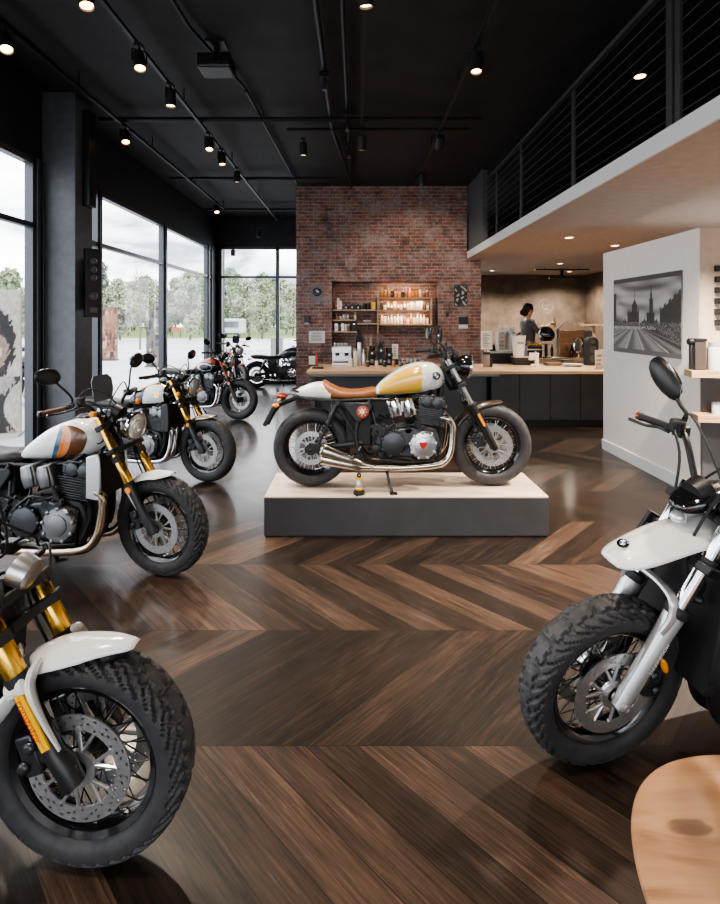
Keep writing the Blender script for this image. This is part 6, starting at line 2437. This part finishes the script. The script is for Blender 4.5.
# unseen lamps added on the same tracks as fill for the near floor
for k, (x, y, tg) in enumerate(((-1.97, .6, (-.7, 1.5, .3)), (1.09, 1.2, (1.1, 2.0, .4)), (1.09, .2, (1.0, .9, .4)), (.06, 1.6, (.5, 3.9, .3)))):
    spot('added unseen spotlight above the camera on the ceiling tracks, %s from the left' % ordn[k], x, y, tg, [60, 45, 16, 60][k], True, group='added spotlights above the near floor')
spot('unlit spotlight hanging at the far window corner', -2.35, 12.3, (-2.3, 12.3, 0), 0, False, z=3.9, group='unlit spotlights')
spot('small unlit spotlight in the middle of the ceiling', -.75, 7.2, (-.7, 7.2, 0), 0, False, z=4.22, group='unlit spotlights')
q = thing('hanging_pole', 'short black pole with a small box hanging in front of the back window', 'pole', (-3.15, 13.1, CEIL))
MB().tube([(0, 0, 0), (0, 0, -.9)], .02, 8).box(-.05, .05, -.05, .05, -1.05, -.9).build('pole', TRK, q, smooth=35)

# projector
q = thing('projector', 'black projector hanging from the ceiling between the lighting tracks', 'projector', (-1.36, 5.0, CEIL))
MB().cyl((0, 0, 0), (0, 0, -.14), .03, n=12).box(-.09, .09, -.09, .09, -.02, 0).build('mount', TRK, q, smooth=35)
MB().box(-.16, .16, -.13, .13, -.28, -.14).build('projector_case', BLK, q, smooth=0, bev=.02)
MB().lathe([(0, .045), (.03, .042), (.03, .034), (.015, .03), (.015, 0)], (.05, -.13, -.21), (0, -1, 0), 20).build('lens', BLKG, q)

# pipes and beams
def pipe(label, pts, r, cat='pipe', name='ceiling_pipe', k=1):
    o = MB().tube(pts, r, 10, k).build(name, TRK)
    return tag(o, label, cat)


pipe('black conduit running down the ceiling towards the brick wall, left of a pair', [(-.34, -1, 4.28), (-.34, 7.0, 4.28), (-.10, 9.9, 4.28)], .028)
pipe('black conduit running down the ceiling towards the brick wall, right of a pair', [(-.12, -1, 4.29), (-.12, 10.2, 4.29)], .022)
pipe('thin black conduit running beside the projector', [(-1.62, -1, 4.29), (-1.5, 4.6, 4.29), (-1.27, 5.8, 4.29)], .018)
pipe('thin black conduit slanting across the ceiling left of the brick wall', [(-1.27, 5.9, 4.3), (-1.15, 9.9, 4.3)], .02)
pipe('black pipe crossing the ceiling near the pillar', [(-3.3, 6.6, 4.24), (1.6, 6.6, 4.24)], .03)
pipe('second black pipe just beyond the one crossing near the pillar', [(-.95, 7.0, 4.26), (1.5, 7.0, 4.26)], .022)
pipe('black pipe crossing the ceiling in front of the brick wall', [(-3.4, 9.35, 4.24), (-.4, 9.35, 4.24)], .028)
pipe('black pipe crossing the ceiling at the far window corner', [(-3.5, 11.9, 4.22), (-1.3, 11.9, 4.22)], .03)
for k, (x, y, h) in enumerate(((-.12, 6.4, .22), (-.12, 7.6, .18), (-.34, 5.4, .16))):
    o = thing('hanging_sprinkler', 'black sprinkler drop on the ceiling conduit, %s from the pillar side' % ordn[2 - k], 'sprinkler', (x, y, 4.28))
    MB().cyl((0, 0, -.02), (0, 0, -h), .014, n=10).box(-.05, .05, -.05, .05, -.07, -.02).build('drop_pipe', TRK, o, smooth=35)
    MB().lathe([(0, .03), (.006, .03), (.02, .012), (.05, .01)], (0, 0, -h - .04), (0, 0, 1), 12).build('sprinkler_head', GRM, o)
q = tag(MB().box(-3.309, -3.22, 6.2, 6.36, 3.05, 4.2).build('mounted_cable_duct', BLK, smooth=0, bev=.006), 'vertical black cable duct high on the pillar', 'cable duct')
q = tag(MB().box(-3.35, -3.15, 1.2, 5.4, 4.29, CEIL).build('ceiling_duct', TRK, smooth=0, bev=.01), 'flat black duct on the ceiling beside the near window', 'duct')

# mezzanine downlights
DL = [(569, 237.5), (615, 245.5), (492, 270.5), (537, 269.5), (560, 263.5), (569.5, 271.5), (600, 258)]
for k, (px, py) in enumerate(DL[:6]):
    D = 515 * (SOF - 1.67) / (320 - py)
    x = (px - 357) / 515 * D
    o = thing('recessed_downlight', 'recessed downlight in the beige soffit, %s from the camera' % ordn[k], 'downlight', (x, D, SOF), group='downlights in the soffit')
    MB().lathe([(0, .075), (-.006, .075), (-.008, .062), (0, .058)], n=24).build('trim_ring', FASM, o)
    MB().lathe([(-.002, .058), (-.003, 0)], n=24).build('lamp_lens', LIT, o)
    li = bpy.data.lights.new('down', 'SPOT')
    li.energy = [70, 60, 60, 75, 60, 75][k] * LAMP
    li.color = (1, .86, .70)
    li.spot_size = R(150 if k in (2, 3, 5) else 95)
    li.spot_blend = .6
    li.shadow_soft_size = .05
    lo = bpy.data.objects.new('down_lamp', li)
    COL.objects.link(lo)
    lo.parent = o
    lo.location = (0, 0, -.03)
# unseen downlights added out of the frame to brighten the white wall
for k, (x, y) in enumerate(((2.95, 3.6), (4.1, 3.9), (2.8, 2.2), (4.1, 1.2))):
    o = thing('recessed_downlight', 'added unseen downlight in the soffit near the white wall, %s of the near ones' % ordn[k], 'downlight', (x, y, SOF), group='added downlights near the white wall')
    MB().lathe([(0, .075), (-.006, .075), (-.008, .062), (0, .058)], n=24).build('trim_ring', FASM, o)
    MB().lathe([(-.002, .058), (-.003, 0)], n=24).build('lamp_lens', LIT, o)
    li = bpy.data.lights.new('down', 'SPOT')
    li.energy = [250, 40, 150, 40][k] * LAMP
    li.color = (1, .86, .72)
    li.spot_size = R(120)
    li.spot_blend = .7
    li.shadow_soft_size = .05
    lo = bpy.data.objects.new('down_lamp', li)
    COL.objects.link(lo)
    lo.parent = o
    lo.location = (0, 0, -.03)
# black track under the soffit over the bar
o = thing('bar_track', 'short black lighting track under the soffit above the bar', 'lighting track', (cx(562, 12.0), 12.0, SOF))
MB().box(-.62, .62, -.02, .02, -.07, -.04).cyl((-.4, 0, -.04), (-.4, 0, 0), .008, n=8).cyl((.4, 0, -.04), (.4, 0, 0), .008, n=8).build('track_rail', TRK, o, smooth=0)
MB().box(-.03, .03, -.03, .03, -.22, -.07).box(-.3, .3, -.03, .03, -.27, -.22).build('lamp_bar', BLK, o, smooth=0)
# lamp on the ceiling above the mezzanine
o = thing('hanging_lamp', 'small ceiling lamp glowing behind the mezzanine railing', 'ceiling lamp', (3.05, 5.55, CEIL))
MB().lathe([(0, .07), (-.05, .07), (-.055, .055)], n=20).build('lamp_body', BLK, o)
MB().lathe([(-.056, .055), (-.058, 0)], n=20).build('lamp_lens', LIT, o)

# shelf lighting in the niche: small strip under the top right shelf
for k, (x, z) in enumerate(((.95, R1 - .045), (.95, R2 - .045), (.95, NZ1 - .02))):
    li = bpy.data.lights.new('strip', 'AREA')
    li.shape = 'RECTANGLE'
    li.size, li.size_y = .9, .03
    li.energy = 1.5 * LAMP
    li.color = (1, .74, .48)
    lo = bpy.data.objects.new('shelf_strip_lamp', li)
    COL.objects.link(lo)
    lo.location = (x, BY + .06, z)
    lo.rotation_euler = (R(20), 0, 0)

# window portals
def portal(loc, rot, w_, h_):
    li = bpy.data.lights.new('portal', 'AREA')
    li.shape = 'RECTANGLE'
    li.size, li.size_y = w_, h_
    li.cycles.is_portal = True
    lo = bpy.data.objects.new('window_portal', li)
    COL.objects.link(lo)
    lo.location = loc
    lo.rotation_euler = rot


portal((XL - .15, 2.4, 1.8), (0, R(-90), 0), 3.4, 7.2)
portal((XL - .15, 9.8, 1.8), (0, R(-90), 0), 3.4, 6.5)
portal((XL - .15, -3.3, 1.8), (0, R(-90), 0), 3.4, 3.4)
portal((-2.5, YB + .3, 1.8), (R(-90), 0, 0), 2.4, 3.4)
portal((.5, -5.35, 1.8), (R(90), 0, 0), 7.8, 3.4)

# ------------------------------------------------------------------ camera
cam = bpy.data.cameras.new('camera')
co = bpy.data.objects.new('camera', cam)
COL.objects.link(co)
co.location = (0, 0, 1.67)
co.rotation_euler = (R(90), 0, 0)
cam.sensor_fit = 'HORIZONTAL'
cam.sensor_width = 36
cam.lens = 515 / 720 * 36
cam.shift_x = (360 - 357) / 720
cam.shift_y = -(452 - 320) / 720
cam.clip_start = .05
cam.clip_end = 500
SC.camera = co
SC.view_settings.view_transform = 'AgX'
SC.view_settings.look = 'AgX - Medium High Contrast'
SC.view_settings.exposure = EXPO
SC.cycles.use_denoising = True
SC.cycles.max_bounces = 8
SC.cycles.diffuse_bounces = 4
SC.cycles.glossy_bounces = 4
SC.cycles.transparent_max_bounces = 12
SC.cycles.sample_clamp_indirect = 6
SC.cycles.caustics_reflective = False
SC.cycles.caustics_refractive = False
